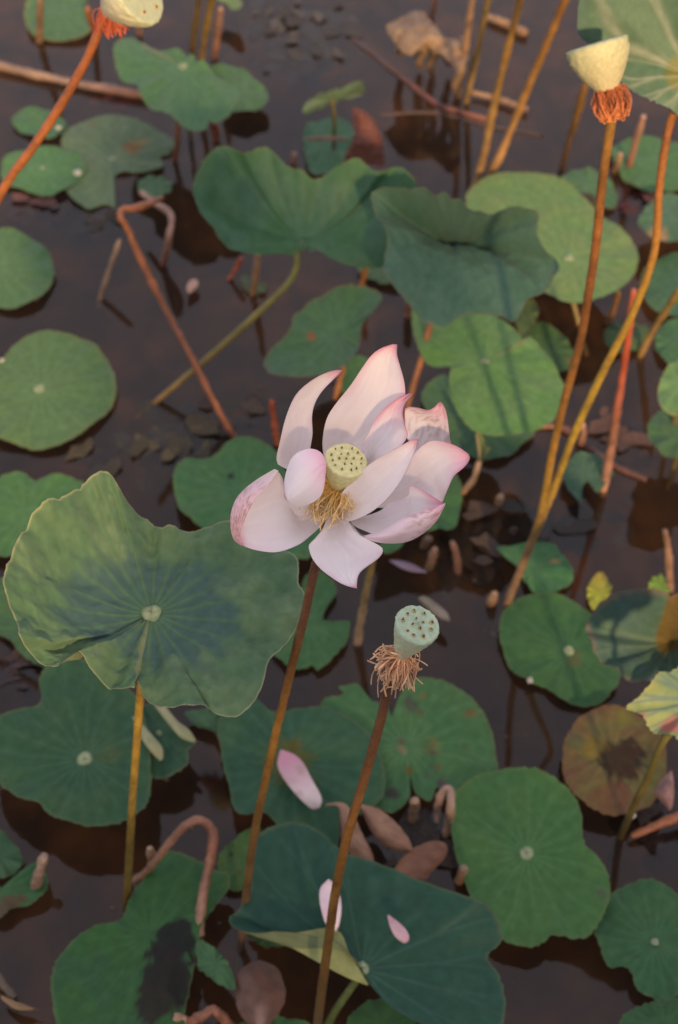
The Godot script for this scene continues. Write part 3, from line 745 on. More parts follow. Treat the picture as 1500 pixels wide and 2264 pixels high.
func raised_leaves() -> void:
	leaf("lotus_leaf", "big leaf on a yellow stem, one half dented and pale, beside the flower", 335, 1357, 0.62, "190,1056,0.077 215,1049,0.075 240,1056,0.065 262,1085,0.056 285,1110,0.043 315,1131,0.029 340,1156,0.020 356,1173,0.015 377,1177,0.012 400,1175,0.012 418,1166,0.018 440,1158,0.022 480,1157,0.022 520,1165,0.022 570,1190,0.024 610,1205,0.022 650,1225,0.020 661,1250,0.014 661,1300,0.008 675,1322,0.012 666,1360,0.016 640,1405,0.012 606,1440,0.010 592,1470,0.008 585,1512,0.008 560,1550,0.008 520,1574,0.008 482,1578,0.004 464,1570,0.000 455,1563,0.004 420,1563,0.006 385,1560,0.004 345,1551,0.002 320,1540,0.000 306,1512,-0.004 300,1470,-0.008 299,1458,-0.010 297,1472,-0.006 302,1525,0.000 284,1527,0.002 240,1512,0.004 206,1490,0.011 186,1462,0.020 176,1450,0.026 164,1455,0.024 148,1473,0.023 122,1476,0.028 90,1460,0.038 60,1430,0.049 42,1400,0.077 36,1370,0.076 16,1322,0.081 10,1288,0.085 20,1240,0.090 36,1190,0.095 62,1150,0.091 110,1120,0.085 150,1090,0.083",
		{n = 440, rings = 64, col = Color(0.085, 0.145, 0.075), col2 = Color(0.15, 0.195, 0.1), cup = 2.2, rip = 0.007, ripn = 10.0, pucker = 0.0045, dents = 1.7, jag = 0.25, bloom_and_shade = Color(0.052, 0.108, 0.098), veins = 0.55, nv = 22, vcol = Color(0.085, 0.17, 0.07), ecol = Color(0.34, 0.33, 0.18), ew = 0.003, es = 0.9, dot = 0.012, mat = M.velvet, cat = "leaf",
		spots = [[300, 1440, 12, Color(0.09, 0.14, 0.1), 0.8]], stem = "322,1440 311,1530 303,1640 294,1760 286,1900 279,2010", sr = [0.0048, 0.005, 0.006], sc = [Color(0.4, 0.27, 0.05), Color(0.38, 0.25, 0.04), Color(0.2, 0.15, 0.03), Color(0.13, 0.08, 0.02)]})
	leaf("lotus_leaf", "wide wavy heart-shaped leaf tilted towards the viewer on a slanting olive stem", 672, 532, 0.30, "425,410,0.07 440,375,0.085 468,337,0.1 492,316,0.105 520,325,0.1 545,334,0.1 590,331,0.1 615,345,0.095 640,364,0.085 665,380,0.075 690,394,0.065 715,385,0.07 760,365,0.085 790,351,0.095 812,362,0.09 840,375,0.09 870,368,0.09 895,378,0.09 922,415,0.08 905,470,0.055 885,530,0.02 862,585,-0.01 800,586,-0.012 740,576,-0.012 690,555,-0.008 660,556,-0.008 630,562,-0.008 580,566,-0.004 530,555,0.01 500,540,0.02 470,500,0.045 440,468,0.06",
		{tone = 0.85, n = 240, rings = 34, col = Color(0.06, 0.135, 0.062), col2 = Color(0.085, 0.155, 0.095), cup = 2.1, rip = 0.005, ripn = 11.0, veins = 0.18, stem = "658,556 656,590 632,632 560,702 450,800 345,888", sr = [0.0055, 0.006, 0.0058, 0.005], sc = [Color(0.2, 0.22, 0.05), Color(0.22, 0.2, 0.05), Color(0.22, 0.17, 0.05), Color(0.25, 0.14, 0.04)]})
	leaf("lotus_leaf", "ruffled funnel-shaped leaf with brown rim nicks and a drooping near margin", 1002, 566, 0.30, "822,436,0.110 858,420,0.125 910,413,0.140 960,425,0.140 1010,441,0.135 1065,470,0.120 1110,465,0.125 1160,461,0.130 1190,470,0.125 1188,520,0.100,0.007 1205,556,0.080,0.011 1236,592,0.060,0.014 1222,620,0.050,0.022 1200,642,0.055,0.029 1168,664,0.040,0.036 1140,712,0.020,0.043 1108,698,0.025,0.043 1062,690,0.025,0.043 1020,702,0.020,0.043 985,722,0.015,0.043 940,710,0.020,0.043 915,682,0.035,0.040 872,640,0.060,0.032 848,600,0.080,0.025 856,520,0.095,0.011 832,470,0.105,0.004",
		{tone = 0.95, n = 280, rings = 44, col = Color(0.065, 0.125, 0.085), col2 = Color(0.085, 0.145, 0.105), cup = 0.8, lip = 0.62, rip = 0.004, ripn = 13.0, pucker = 0.004, veins = 0.28, vcol = Color(0.09, 0.15, 0.11), ecol = Color(0.2, 0.13, 0.06), ew = 0.012, mat = M.velvet, spots = [[825, 436, 10, Color(0.2, 0.05, 0.02)], [1165, 524, 18, Color(0.22, 0.09, 0.02)]], stem = "952,716 936,780 912,860 890,940 872,1010", sr = [0.006, 0.0058, 0.005], sc = [Color(0.3, 0.13, 0.05), Color(0.26, 0.11, 0.045), Color(0.24, 0.12, 0.05)]})
	var tall := leaf("lotus_leaf", "tall upright leaf with pale veins and a bluish lower lip behind the yellow seed pod", 1540, 165, 0.80, "1540,-130,0.14 1400,-130,0.13 1300,-60,0.1 1284,0,0.07 1281,62,0.04 1318,105,0.02 1356,165,0.0 1395,206,-0.015 1440,236,-0.025 1500,246,-0.03 1580,240,-0.03 1650,150,0.0 1640,0,0.09",
		{n = 160, rings = 34, col = Color(0.085, 0.13, 0.085), col2 = Color(0.1, 0.15, 0.095), cup = 1.4, rip = 0.008, ripn = 6.0, veins = 0.55, nv = 20, vcol = Color(0.28, 0.3, 0.22), pucker = 0.003, ecol = Color(0.1, 0.15, 0.14), ew = 0.05, spots = [[1500, 165, 30, Color(0.2, 0.17, 0.02), 0.6]], stem = "1490,250 1470,330 1458,420 1446,560 1400,690 1330,830 1270,960 1222,1090 1185,1180 1118,1338", sr = [0.0052, 0.0055, 0.006, 0.0058, 0.0065], sc = [Color(0.33, 0.13, 0.03), Color(0.36, 0.14, 0.03), Color(0.4, 0.24, 0.03), Color(0.36, 0.25, 0.03), Color(0.3, 0.2, 0.03), Color(0.28, 0.18, 0.12), Color(0.3, 0.2, 0.14)]})
	tall.set_meta("category", "leaf")
	leaf("lotus_leaf", "ribbed blue-green cupped leaf with a brown heart and pink-brown rim", 1482, 1420, 0.14, "1297,1382,0.071 1318,1345,0.090 1364,1315,0.103 1430,1309,0.110 1510,1320,0.110 1580,1370,0.110 1600,1440,0.084 1560,1500,0.058 1500,1520,0.045 1450,1512,0.038 1392,1500,0.038 1340,1466,0.045 1308,1430,0.058",
		{n = 200, rings = 30, col = Color(0.055, 0.1, 0.075), col2 = Color(0.07, 0.105, 0.105), cup = 1.3, rip = 0.006, ripn = 16.0, veins = 0.7, nv = 26, vcol = Color(0.1, 0.15, 0.11), ecol = Color(0.28, 0.13, 0.1), ew = 0.035, spots = [[1482, 1412, 50, Color(0.13, 0.085, 0.02), 0.9]]})
	leaf("lotus_leaf", "striped yellow and blue leaf with a pink band, in front of the ribbed blue leaf", 1560, 1545, 0.34, "1384,1566,0.0 1420,1530,0.015 1460,1492,0.03 1502,1474,0.035 1580,1476,0.035 1640,1550,0.01 1600,1640,0.0 1545,1650,-0.005 1500,1637,-0.01 1450,1616,-0.012 1414,1586,-0.008",
		{n = 200, rings = 30, col = Color(0.15, 0.2, 0.11), col2 = Color(0.3, 0.29, 0.1), cup = 1.2, rip = 0.006, ripn = 12.0, veins = 0.9, nv = 30, vcol = Color(0.1, 0.16, 0.15), ecol = Color(0.34, 0.3, 0.16), ew = 0.02, spots = [[1490, 1600, 26, Color(0.42, 0.12, 0.11), 0.85], [1420, 1580, 12, Color(0.3, 0.1, 0.1), 0.6]], stem = "1472,1632 1440,1705 1408,1770 1372,1850", sc = [Color(0.2, 0.19, 0.05), Color(0.13, 0.11, 0.03), Color(0.08, 0.06, 0.025)]})

func stalks() -> void:
	var tan_ := [Color(0.42, 0.28, 0.17), Color(0.3, 0.18, 0.1)]
	var pinkt := [Color(0.42, 0.26, 0.19), Color(0.3, 0.14, 0.09)]
	var orange := [Color(0.4, 0.15, 0.06), Color(0.36, 0.13, 0.06)]
	var olive := [Color(0.25, 0.18, 0.05), Color(0.3, 0.2, 0.07)]
	var red := [Color(0.35, 0.08, 0.04), Color(0.3, 0.1, 0.05)]
	stalk("straw-coloured broken stub leaning in open water above the notched round leaf", "265,530 243,595 222,660 219,680", 0.10, -0.015, 0.006, 0.0065, tan_)
	stalk("pale bent stalk making an elbow beside the torn grey leaf", "312,425 345,450 378,475 374,522 366,565 359,592", 0.07, -0.02, 0.0085, 0.007, pinkt, "broken_stalk", 0.10)
	stalk("long orange stalk snapped at its top, slanting down to the leaf behind the flower", "358,437,0.30 312,457,0.32 272,464,0.33 267,480,0.33 282,505,0.31 320,590,0.25 370,690,0.18 430,800,0.11 480,900,0.045 524,975,-0.01", 0.3, 0, 0.006, 0.0055, orange, "bent_stalk")
	stalk("long tan and pink stalk floating across the far corner under the orange stem", "-40,135 60,160 150,180 300,208 360,220", 0.010, 0.010, 0.0085, 0.0085, [Color(0.36, 0.24, 0.15), Color(0.36, 0.25, 0.19), Color(0.3, 0.13, 0.08)], "floating_stalk")
	stalk("orange stem rising steeply from the knuckle behind the funnel leaf", "1158,-60 1150,0 1098,210 1066,360 1040,446 1036,462", 0.5, -0.01, 0.006, 0.008, [Color(0.3, 0.16, 0.04), Color(0.3, 0.18, 0.05), Color(0.4, 0.25, 0.12)], "tall_stem")
	stalk("orange stem leaning outward from the same knuckle as the steeper one", "1278,-60 1250,0 1170,190 1105,345 1052,440 1044,462", 0.52, -0.01, 0.006, 0.008, [Color(0.32, 0.15, 0.035), Color(0.34, 0.18, 0.05), Color(0.4, 0.25, 0.12)], "tall_stem")
	stalk("olive stem standing just behind the tan dead leaf's drooping fingers", "1090,-40 1080,0 1052,130 1030,232", 0.32, -0.01, 0.006, 0.007, olive, "tall_stem")
	stalk("tan stem passing through the tan dead leaf to the water", "1052,-40 1044,0 1030,100 1012,218", 0.32, -0.01, 0.006, 0.007, tan_, "tall_stem")
	stalk("short pinkish stub above the tan dead leaf at the far edge", "970,-30 962,0 954,40", 0.12, -0.005, 0.007, 0.007, pinkt)
	stalk("yellow-brown stem rising behind the lobed raised leaf, the steeper of a close pair", "474,-40 468,0 455,70 445,135", 0.3, -0.01, 0.007, 0.008, [Color(0.3, 0.2, 0.03), Color(0.36, 0.24, 0.1)], "tall_stem")
	stalk("dark olive stem beside the yellow-brown one behind the lobed raised leaf", "444,-40 440,0 430,70 424,132", 0.3, -0.01, 0.006, 0.007, [Color(0.2, 0.14, 0.03), Color(0.22, 0.14, 0.05)], "tall_stem")
	stalk("thick pale stub by the yellow-brown stem at the far edge", "488,18 482,70 474,135", 0.16, -0.01, 0.009, 0.009, pinkt)
	stalk("pale stub standing behind the ear of the lobed raised leaf", "304,40 308,70 314,106", 0.10, -0.01, 0.008, 0.008, pinkt)
	stalk("pale straight stub in front of the round yellow-edged far leaf", "90,-20 89,40 88,98", 0.16, -0.01, 0.008, 0.009, tan_)
	stalk("orange stub leaning against the round far leaf beside the long orange stem", "194,18 200,45 212,72", 0.1, 0.0, 0.008, 0.007, orange)
	stalk("orange stub under the near edge of the lobed raised leaf", "394,272 392,320 386,364", 0.12, -0.01, 0.006, 0.006, [Color(0.34, 0.14, 0.06), Color(0.2, 0.08, 0.04)])
	stalk("red curved stub under the lobed raised leaf, nearer the small greyish one", "466,268 478,285 478,318", 0.1, -0.01, 0.008, 0.006, red)
	stalk("red stalk behind the golden stems whose lower half has dried to grey", "1402,640 1386,770 1366,900 1350,1000 1333,1094", 0.36, -0.01, 0.0055, 0.0065, [Color(0.42, 0.11, 0.06), Color(0.45, 0.09, 0.04), Color(0.3, 0.14, 0.09), Color(0.42, 0.24, 0.17)], "tall_stem")
	stalk("olive stem leaning in from the edge over two shaded leaves", "1540,590 1500,645 1440,738 1412,795", 0.22, -0.01, 0.006, 0.006, olive, "tall_stem")
	stalk("thin brown stem rising behind the yellow-green leaf, beside the golden stem", "1368,645 1356,690 1338,722", 0.1, -0.01, 0.006, 0.006, [Color(0.25, 0.13, 0.05)])
	stalk("brown stem with a blackened foot beneath the yellow seed pod", "1296,180 1272,270 1262,300 1240,385", 0.26, -0.01, 0.007, 0.006, [Color(0.28, 0.15, 0.04), Color(0.2, 0.11, 0.04), Color(0.04, 0.025, 0.02)], "tall_stem")
	stalk("orange-brown stub between the wide wavy leaf and the cupped oval leaf", "812,580 806,605 799,634", 0.09, 0.0, 0.007, 0.007, [Color(0.4, 0.2, 0.07)])
	stalk("short pinkish stub under the funnel leaf, beside the cupped oval leaf", "907,652 904,675 901,702", 0.06, -0.005, 0.0095, 0.009, pinkt)
	stalk("reddish stub standing behind the flower's curled side petal", "600,884 606,930 614,985", 0.09, -0.005, 0.0065, 0.0065, red)
	stalk("tan stub in the water under the wide wavy leaf, behind its slanting stem", "571,558 566,605 557,656", 0.12, -0.01, 0.0075, 0.007, tan_)
	stalk("thin red twig pointing out of the water under the wide wavy leaf", "534,570 520,595 504,622", 0.05, -0.005, 0.005, 0.004, red, "twig")
	stalk("orange-brown forked twig between the curled petal and the tallest petal", "742,880 752,838 760,818 748,800", 0.0, 0.08, 0.0055, 0.004, [Color(0.42, 0.2, 0.09)], "twig")
	stalk("straight stalk under the lowest petal, olive above and tan below", "830,1215 818,1270 804,1340 789,1430", 0.2, -0.01, 0.0055, 0.008, [Color(0.2, 0.16, 0.05), Color(0.3, 0.22, 0.1), Color(0.36, 0.26, 0.18)])
	stalk("thin tan stalk curving down behind the flower's outermost petal", "1060,1020 1048,1058 1030,1080 1008,1098", 0.06, 0.0, 0.005, 0.006, tan_, "twig")
	stalk("pale stub just below the flower's folded lower petal", "962,1212 956,1235 948,1258", 0.05, -0.005, 0.0075, 0.0075, [Color(0.24, 0.15, 0.1), Color(0.16, 0.1, 0.06)])
	stalk("small tan stub between the folded lower petal and the taller pale stub", "948,1188 942,1200 936,1212", 0.03, -0.005, 0.008, 0.008, [Color(0.24, 0.15, 0.1), Color(0.16, 0.1, 0.06)])
	stalk("thin brown curved twig in dark water beyond the pale stub", "1000,1198 1010,1230 1014,1285", 0.06, -0.02, 0.0055, 0.0055, [Color(0.2, 0.11, 0.08)], "twig")
	stalk("thin tan stalk rising behind the ribbed blue leaf", "1470,1172 1478,1220 1482,1312", 0.12, -0.01, 0.0065, 0.008, [Color(0.25, 0.15, 0.1), Color(0.36, 0.22, 0.15)])
	stalk("tan stalk before the far leaf below the upright leaf", "1424,256 1410,300 1396,350 1386,385", 0.14, -0.01, 0.008, 0.009, pinkt)
	stalk("short orange stub to the side of the taller tan stalk, by the yellow pod's stem", "1372,340 1366,362 1358,384", 0.06, -0.01, 0.008, 0.008, tan_)
	stalk("tan hairpin stalk bent over at the ragged spotted leaf", "966,1815 970,1775 984,1746 996,1748 997,1790 986,1855", 0.02, -0.01, 0.0055, 0.006, [Color(0.42, 0.28, 0.2)], "bent_stalk", 0.07)
	stalk("pale stub in the dark gap below the ragged spotted leaf", "919,1768 916,1790 911,1815", 0.06, 0.0, 0.008, 0.008, tan_)
	stalk("short pale stub beside the large smooth leaf, above the folded one", "1026,1920 1022,1932 1016,1948", 0.05, 0.0, 0.008, 0.007, tan_)
	stalk("brown dried stalk arching over the half-rotted leaf", "278,1948,0.0 300,1945,0.03 330,1920,0.06 380,1858,0.11 412,1824,0.14 442,1812,0.145 464,1828,0.13 472,1858,0.115 462,1915,0.09 446,1995,0.06 440,2072,0.04", 0.1, 0, 0.0055, 0.0065, [Color(0.3, 0.18, 0.1), Color(0.34, 0.19, 0.12), Color(0.3, 0.13, 0.08), Color(0.36, 0.23, 0.16)], "arched_stalk")
	stalk("pale splinter standing by the foot of the arched brown stalk", "332,1875 336,1895 338,1915", 0.06, 0.01, 0.005, 0.006, tan_, "twig")
	stalk("pale stub standing on the leaf with the browned rim", "98,1890 86,1935 74,1986", 0.07, 0.0, 0.0075, 0.008, [Color(0.4, 0.28, 0.2), Color(0.3, 0.2, 0.14)])
	stalk("reddish kinked stalk at the lower edge of the photo, before the half-rotted leaf", "395,2275 425,2258 452,2244 466,2234 482,2240 510,2272", 0.02, 0.02, 0.006, 0.0065, [Color(0.3, 0.12, 0.07), Color(0.34, 0.15, 0.09)], "bent_stalk", 0.06)
	stalk("blunt pale stub end beside the reddish kinked stalk", "384,2248 398,2254 414,2262", 0.05, 0.04, 0.009, 0.009, [Color(0.42, 0.26, 0.17)])
	stalk("orange-brown stalk lying at the edge before the mottled dying leaf", "1396,1848 1440,1830 1520,1796", 0.012, 0.03, 0.005, 0.007, orange, "floating_stalk")
	stalk("dark red stalk floating beyond the funnel leaf, partly under water", "780,85 850,140 960,225 1010,245 1090,268", 0.001, 0.002, 0.005, 0.0065, [Color(0.08, 0.055, 0.05), Color(0.11, 0.06, 0.05), Color(0.22, 0.1, 0.09), Color(0.24, 0.1, 0.07)], "floating_stalk")
	stalk("dark red thin stalk lying flat between the dead leaf and the orange stems", "840,255 960,250 1090,280 1200,300", 0.0, 0.0, 0.0045, 0.0045, [Color(0.1, 0.055, 0.045), Color(0.06, 0.04, 0.035)], "floating_stalk")
	stalk("straw twig lying across between the two orange stems and the olive one", "1044,205 1100,218 1168,242", 0.01, 0.01, 0.006, 0.006, tan_, "floating_stalk")
	stalk("tan fragment of stalk afloat behind the orange stems at the far edge", "1078,36 1120,52 1164,74", 0.01, 0.01, 0.009, 0.009, tan_, "floating_stalk")
	stalk("dull red stalk lying in the shade under the golden stems", "1175,944 1240,945 1290,980 1360,1030 1430,1060", 0.003, 0.002, 0.006, 0.005, [Color(0.2, 0.09, 0.07), Color(0.12, 0.06, 0.05)], "floating_stalk")
	stalk("thin leafstalk lying over the far green leaf toward the reddish dead leaf", "678,308 720,306 768,308", 0.04, 0.05, 0.005, 0.004, [Color(0.28, 0.16, 0.1)], "twig")
	stalk("tiny orange stub near the wavy leaf's far edge", "652,338 650,350 648,366", 0.04, -0.005, 0.007, 0.007, pinkt)
	stalk("grey-brown twig with a tan tip curling from the lower corner", "-10,2150 14,2185 34,2208", 0.02, 0.015, 0.005, 0.005, [Color(0.16, 0.12, 0.08)], "twig")
	stalk("stub end with a pale tip beside the grey foot of the golden stems", "1094,1312 1090,1324 1084,1336", 0.03, -0.005, 0.008, 0.009, tan_)
	stalk("small stub with a tan tip in dark water beyond the golden stems' foot", "1108,1096 1104,1106 1100,1122", 0.03, -0.01, 0.007, 0.007, tan_)
	stalk("short stub with a pinkish tip under the golden stems, on the shaded water", "1286,935 1290,960 1284,985", 0.05, -0.005, 0.007, 0.008, pinkt)

func pods() -> void:
	# the blue-green seed head near the viewer
	var o := thing("lotus_seed_head", "blue-green lotus seed head with a shaggy fringe of dried stamens", "seed head", hit(700, 2300, 0), "lotus seed heads")
	var foot := hit(700, 2300, 0)
	var d := depth(foot + Vector3(0, 0.78, 0))
	var nb := at(888, 1446, d)
	var pt := at(924, 1380, d - 0.034)
	seed_pod(o, nb, pt, 0.0172, 0.0048, [Color(0.6, 0.58, 0.38), Color(0.5, 0.57, 0.37), Color(0.46, 0.56, 0.38)], [[4, 0.26, 0.2, 0.0017], [9, 0.66, 0.4, 0.0018]], 0.15, 3.0)
	stem_part(o, px_line("884,1452 862,1508 840,1600 802,1735 766,1858 741,1978 727,2080 713,2180 703,2262 700,2300", nb), [0.0045, 0.0048, 0.0052, 0.0056, 0.006, 0.006], [Color(0.2, 0.095, 0.05), Color(0.22, 0.1, 0.04), Color(0.3, 0.15, 0.03), Color(0.2, 0.11, 0.025), Color(0.12, 0.08, 0.03), Color(0.2, 0.15, 0.1)])
	var sh := Sh.new()
	var ax := (pt - nb).normalized()
	var u := ax.cross(Vector3(0.1, 0.3, 1)).normalized()
	var w := ax.cross(u)
	for k in 210:
		var a := rng.randf() * TAU
		var out := u * cos(a) + w * sin(a)
		var dir := (out * rng.randf_range(0.25, 1.0) - ax * rng.randf_range(0.1, 0.9) + Vector3(0, -rng.randf_range(0.0, 0.9), 0)).normalized()
		var ln := rng.randf_range(0.010, 0.024)
		if rng.randf() < 0.14:
			dir = Vector3(-1.0, rng.randf_range(-0.2, 0.8), rng.randf_range(-0.3, 0.5)).normalized()
			ln = rng.randf_range(0.014, 0.022)
		var g := rng.randf_range(0.6, 1.15)
		strand(sh, nb + out * 0.0042 - ax * rng.randf_range(-0.002, 0.011), dir, ln, Vector3(rng.randf_range(-0.2, 0.2), -rng.randf_range(0.1, 0.7), 0), rng.randf_range(0.00036, 0.00058), Color(0.86 * g, 0.46 * g, 0.23 * g), Color(0.95 * g, 0.6 * g, 0.36 * g))
	var st := obj("dried_stamens", sh, M.thread, o)
	st.set_meta("kind", "stuff")
	# the yellow pod with the orange ruff beside the upright leaf
	var foot2 := hit(1120, 1338, 0)
	var p2 := thing("lotus_seed_head", "yellow seed pod with an orange ruff on a tall stem, before the upright leaf", "seed head", foot2, "lotus seed heads")
	var d2 := depth(foot2 + Vector3(0, 0.8, -0.03))
	var b2 := at(1344, 200, d2)
	var t2 := at(1319, 96, d2 - 0.012)
	seed_pod(p2, b2, t2, 0.0325, 0.011, [Color(0.5, 0.43, 0.25), Color(0.5, 0.48, 0.25), Color(0.4, 0.42, 0.27)], [], 1.0, 17.0)
	stem_part(p2, px_line("1346,206 1352,262 1342,330 1330,420 1318,540 1300,660 1280,770 1250,880 1222,1000 1204,1100 1182,1180 1120,1338", b2), [0.0062, 0.0058, 0.006, 0.006, 0.007], [Color(0.28, 0.17, 0.03), Color(0.3, 0.12, 0.03), Color(0.28, 0.11, 0.03), Color(0.28, 0.14, 0.03), Color(0.3, 0.19, 0.03), Color(0.28, 0.18, 0.1), Color(0.34, 0.22, 0.15)])
	var sh2 := Sh.new()
	var a2 := (t2 - b2).normalized()
	var u2 := a2.cross(Vector3(0.1, 0.3, 1)).normalized()
	var w2 := a2.cross(u2)
	for k in 240:
		var a := rng.randf() * TAU
		var rd := u2 * cos(a) + w2 * sin(a)
		var g := rng.randf_range(0.7, 1.2)
		strand(sh2, b2 + rd * 0.0098 + a2 * 0.003, (-a2 + rd * rng.randf_range(-0.12, 0.2)).normalized(), rng.randf_range(0.026, 0.036), Vector3.ZERO, rng.randf_range(0.00045, 0.0008), Color(0.42 * g, 0.12 * g, 0.035 * g), Color(0.52 * g, 0.18 * g, 0.06 * g))
	obj("orange_ruff", sh2, M.thread, p2).set_meta("kind", "stuff")
	# the pod that dips into the picture at the far corner
	var foot3 := hit(-330, 1250, 0)
	var p3 := thing("lotus_seed_head", "cream seed pod nodding on a long orange stem at the far corner", "seed head", foot3, "lotus seed heads")
	var d3 := depth(foot3 + Vector3(0.05, 0.8, -0.06))
	var b3 := at(236, 24, d3)
	var t3 := at(308, -20, d3 - 0.03)
	seed_pod(p3, b3, t3, 0.0375, 0.009, [Color(0.52, 0.45, 0.31), Color(0.54, 0.52, 0.34), Color(0.46, 0.48, 0.29)], [[3, 0.28, 0.1, 0.003], [6, 0.68, 0.3, 0.003]], 0.85, 31.0)
	stem_part(p3, px_line("234,36 222,58 190,135 130,240 70,330 0,432 -130,700 -250,980 -330,1250", b3), [0.006, 0.0065, 0.006], [Color(0.32, 0.1, 0.03), Color(0.38, 0.15, 0.04), Color(0.36, 0.14, 0.04)])
	var sh3 := Sh.new()
	for k in 120:
		var dir := Vector3(rng.randf_range(-0.6, 0.9), -1.0, rng.randf_range(-0.4, 0.6)).normalized()
		var g := rng.randf_range(0.7, 1.2)
		strand(sh3, b3 + Vector3(rng.randf_range(-0.008, 0.012), 0.002, rng.randf_range(-0.008, 0.008)), dir, rng.randf_range(0.012, 0.026), Vector3(0, -0.3, 0), 0.0008, Color(0.34 * g, 0.06 * g, 0.025 * g), Color(0.4 * g, 0.09 * g, 0.04 * g))
	obj("orange_ruff", sh3, M.thread, p3).set_meta("kind", "stuff")

func lotus_flower() -> void:
	var foot := hit(533, 2095, 0)
	var o := thing("lotus_flower", "open pale pink lotus flower with a yellow seed pod at its heart", "flower", foot)
	var D := depth(foot + Vector3(0.06, 0.79, 0))
	var heart := at(740, 1112, D + 0.012)
	stem_part(o, px_line("740,1112 718,1180 699,1245 674,1360 648,1465 614,1605 586,1730 562,1850 547,1962 537,2060 533,2095", heart), [0.0046, 0.0048, 0.005, 0.0056, 0.006], [Color(0.24, 0.1, 0.06), Color(0.22, 0.1, 0.04), Color(0.3, 0.16, 0.03), Color(0.22, 0.12, 0.03), Color(0.16, 0.1, 0.04), Color(0.26, 0.18, 0.12)])
	var P := func(l: String, r: String, dl: Array, dr: Array, b: float, c: Callable) -> void:
		var sh := Sh.new()
		petal(sh, D, l, r, dl, dr, b, c)
		obj("petal", sh, M.petal, o)
	# the furthest first
	P.call("745,1090 905,1000 897,962 896,922 898,902 920,901 942,908 957,904 974,888", "750,1095 960,1010 994,985 995,970 992,945 989,920 984,902 974,888", [0.02, 0.015, 0.0, -0.012], [0.02, 0.015, 0.005, -0.012], 0.008, withered(pink(0.75, 0.2), 0.45, 0.55))
	P.call("736,1090 716,1004 715,964 724,924 744,892 776,852 800,816 820,788 840,772 864,763 878,762", "752,1090 810,1000 850,975 878,940 892,905 896,868 893,840 885,812 877,780 878,762", [0.01, 0.012, -0.005, -0.03, -0.048], [0.008, 0.004, -0.012, -0.03, -0.048], 0.012, pink(0.86, 0.55))
	P.call("735,1100 640,1040 613,1021 621,972 634,920 656,872 692,840 728,823 757,819", "738,1105 690,1070 686,1000 691,960 690,920 697,890 713,864 736,840 757,819", [0.014, 0.0, -0.012, -0.03, -0.045], [0.016, 0.016, 0.006, -0.015, -0.045], 0.010, pink(0.85, 0.3))
	P.call("748,1100 805,1020 800,988 812,964 824,940 840,916 860,896 884,879 912,870", "752,1104 840,1018 882,990 901,964 897,946 890,914 897,888 912,871", [0.012, -0.004, -0.012, -0.022, -0.034], [0.01, -0.01, -0.022, -0.03, -0.035], 0.010, pink(0.55, 0.9))
	P.call("750,1112 880,1050 918,1002 936,985 956,975 984,978 1012,988 1034,1003 1039,1012", "752,1118 850,1122 930,1110 974,1110 981,1102 992,1076 1004,1052 1027,1032 1039,1013", [0.012, 0.0, -0.012, -0.03, -0.042], [0.006, -0.01, -0.02, -0.034, -0.042], 0.013, pink(0.72, 0.5))
	# upper-left: the big side petal with its rolled, bruised tip
	P.call("722,1108 640,1110 626,1058 606,1040 572,1061 540,1085 518,1112", "726,1128 714,1158 688,1184 658,1206 612,1221 568,1217 538,1207 527,1200", [0.01, -0.002, -0.01, -0.016, -0.022], [0.006, -0.01, -0.024, -0.032, -0.03], 0.015, pink(0.9, 0.25))
	P.call("608,1039 574,1058 546,1078 524,1102 512,1134 511,1166 520,1194 540,1207", "617,1042 598,1068 572,1096 562,1108 551,1128 541,1150 530,1180 536,1200", [-0.012, -0.022, -0.03, -0.034], [-0.024, -0.036, -0.042, -0.036], -0.004, withered(pink(0.0, 0.0, Color(0.8, 0.58, 0.6), Color(0.72, 0.36, 0.4)), 0.0, 0.7))
	# lower petals
	P.call("728,1122 716,1164 699,1188 684,1204 684,1216 692,1237 708,1257 728,1273 752,1289 774,1298 789,1301", "752,1124 774,1156 786,1174 808,1189 832,1202 846,1212 845,1225 832,1239 812,1253 797,1266 791,1280 790,1301", [0.006, -0.014, -0.03, -0.044, -0.05], [0.006, -0.014, -0.03, -0.044, -0.05], 0.010, withered(pink(0.88, 0.35), 0.8, 0.5))
	folded_petal(o, D)
	P.call("716,1104 660,1112 634,1098 628,1075 634,1040 646,1012 664,998 690,992 712,1002 722,1024", "716,1106 690,1116 655,1121 640,1116 658,1120 680,1116 700,1106 712,1092 718,1070 722,1030", [0.0, -0.012, -0.03, -0.046, -0.046], [0.0, -0.018, -0.034, -0.044, -0.046], -0.012, pink(0.55, 0.0, Color(0.93, 0.875, 0.865), Color(0.86, 0.35, 0.5)))
	P.call("742,1122 734,1124 746,1106 764,1080 785,1056 812,1031 842,1011 880,990 910,974 925,972", "742,1126 736,1136 752,1147 772,1152 800,1143 832,1124 864,1093 888,1060 904,1028 917,998 925,974", [-0.006, -0.022, -0.045, -0.062, -0.07], [-0.006, -0.028, -0.05, -0.066, -0.07], 0.010, pink(0.82, 0.25, Color(0.94, 0.885, 0.85)))
	# seed pod
	var nb := at(746, 1074, D - 0.008)
	var pt := at(766, 1016, D - 0.034)
	seed_pod(o, nb, pt, 0.0173, 0.0058, [Color(0.74, 0.64, 0.28), Color(0.76, 0.73, 0.38), Color(0.82, 0.76, 0.37)], [[1, 0.0, 0, 0.0011], [6, 0.34, 0.2, 0.0011], [12, 0.7, 0.45, 0.0011]], 0.1, 11.0)
	var sh := Sh.new()
	var ax := (pt - nb).normalized()
	var u := ax.cross(Vector3(0.1, 0.3, 1)).normalized()
	var w := ax.cross(u)
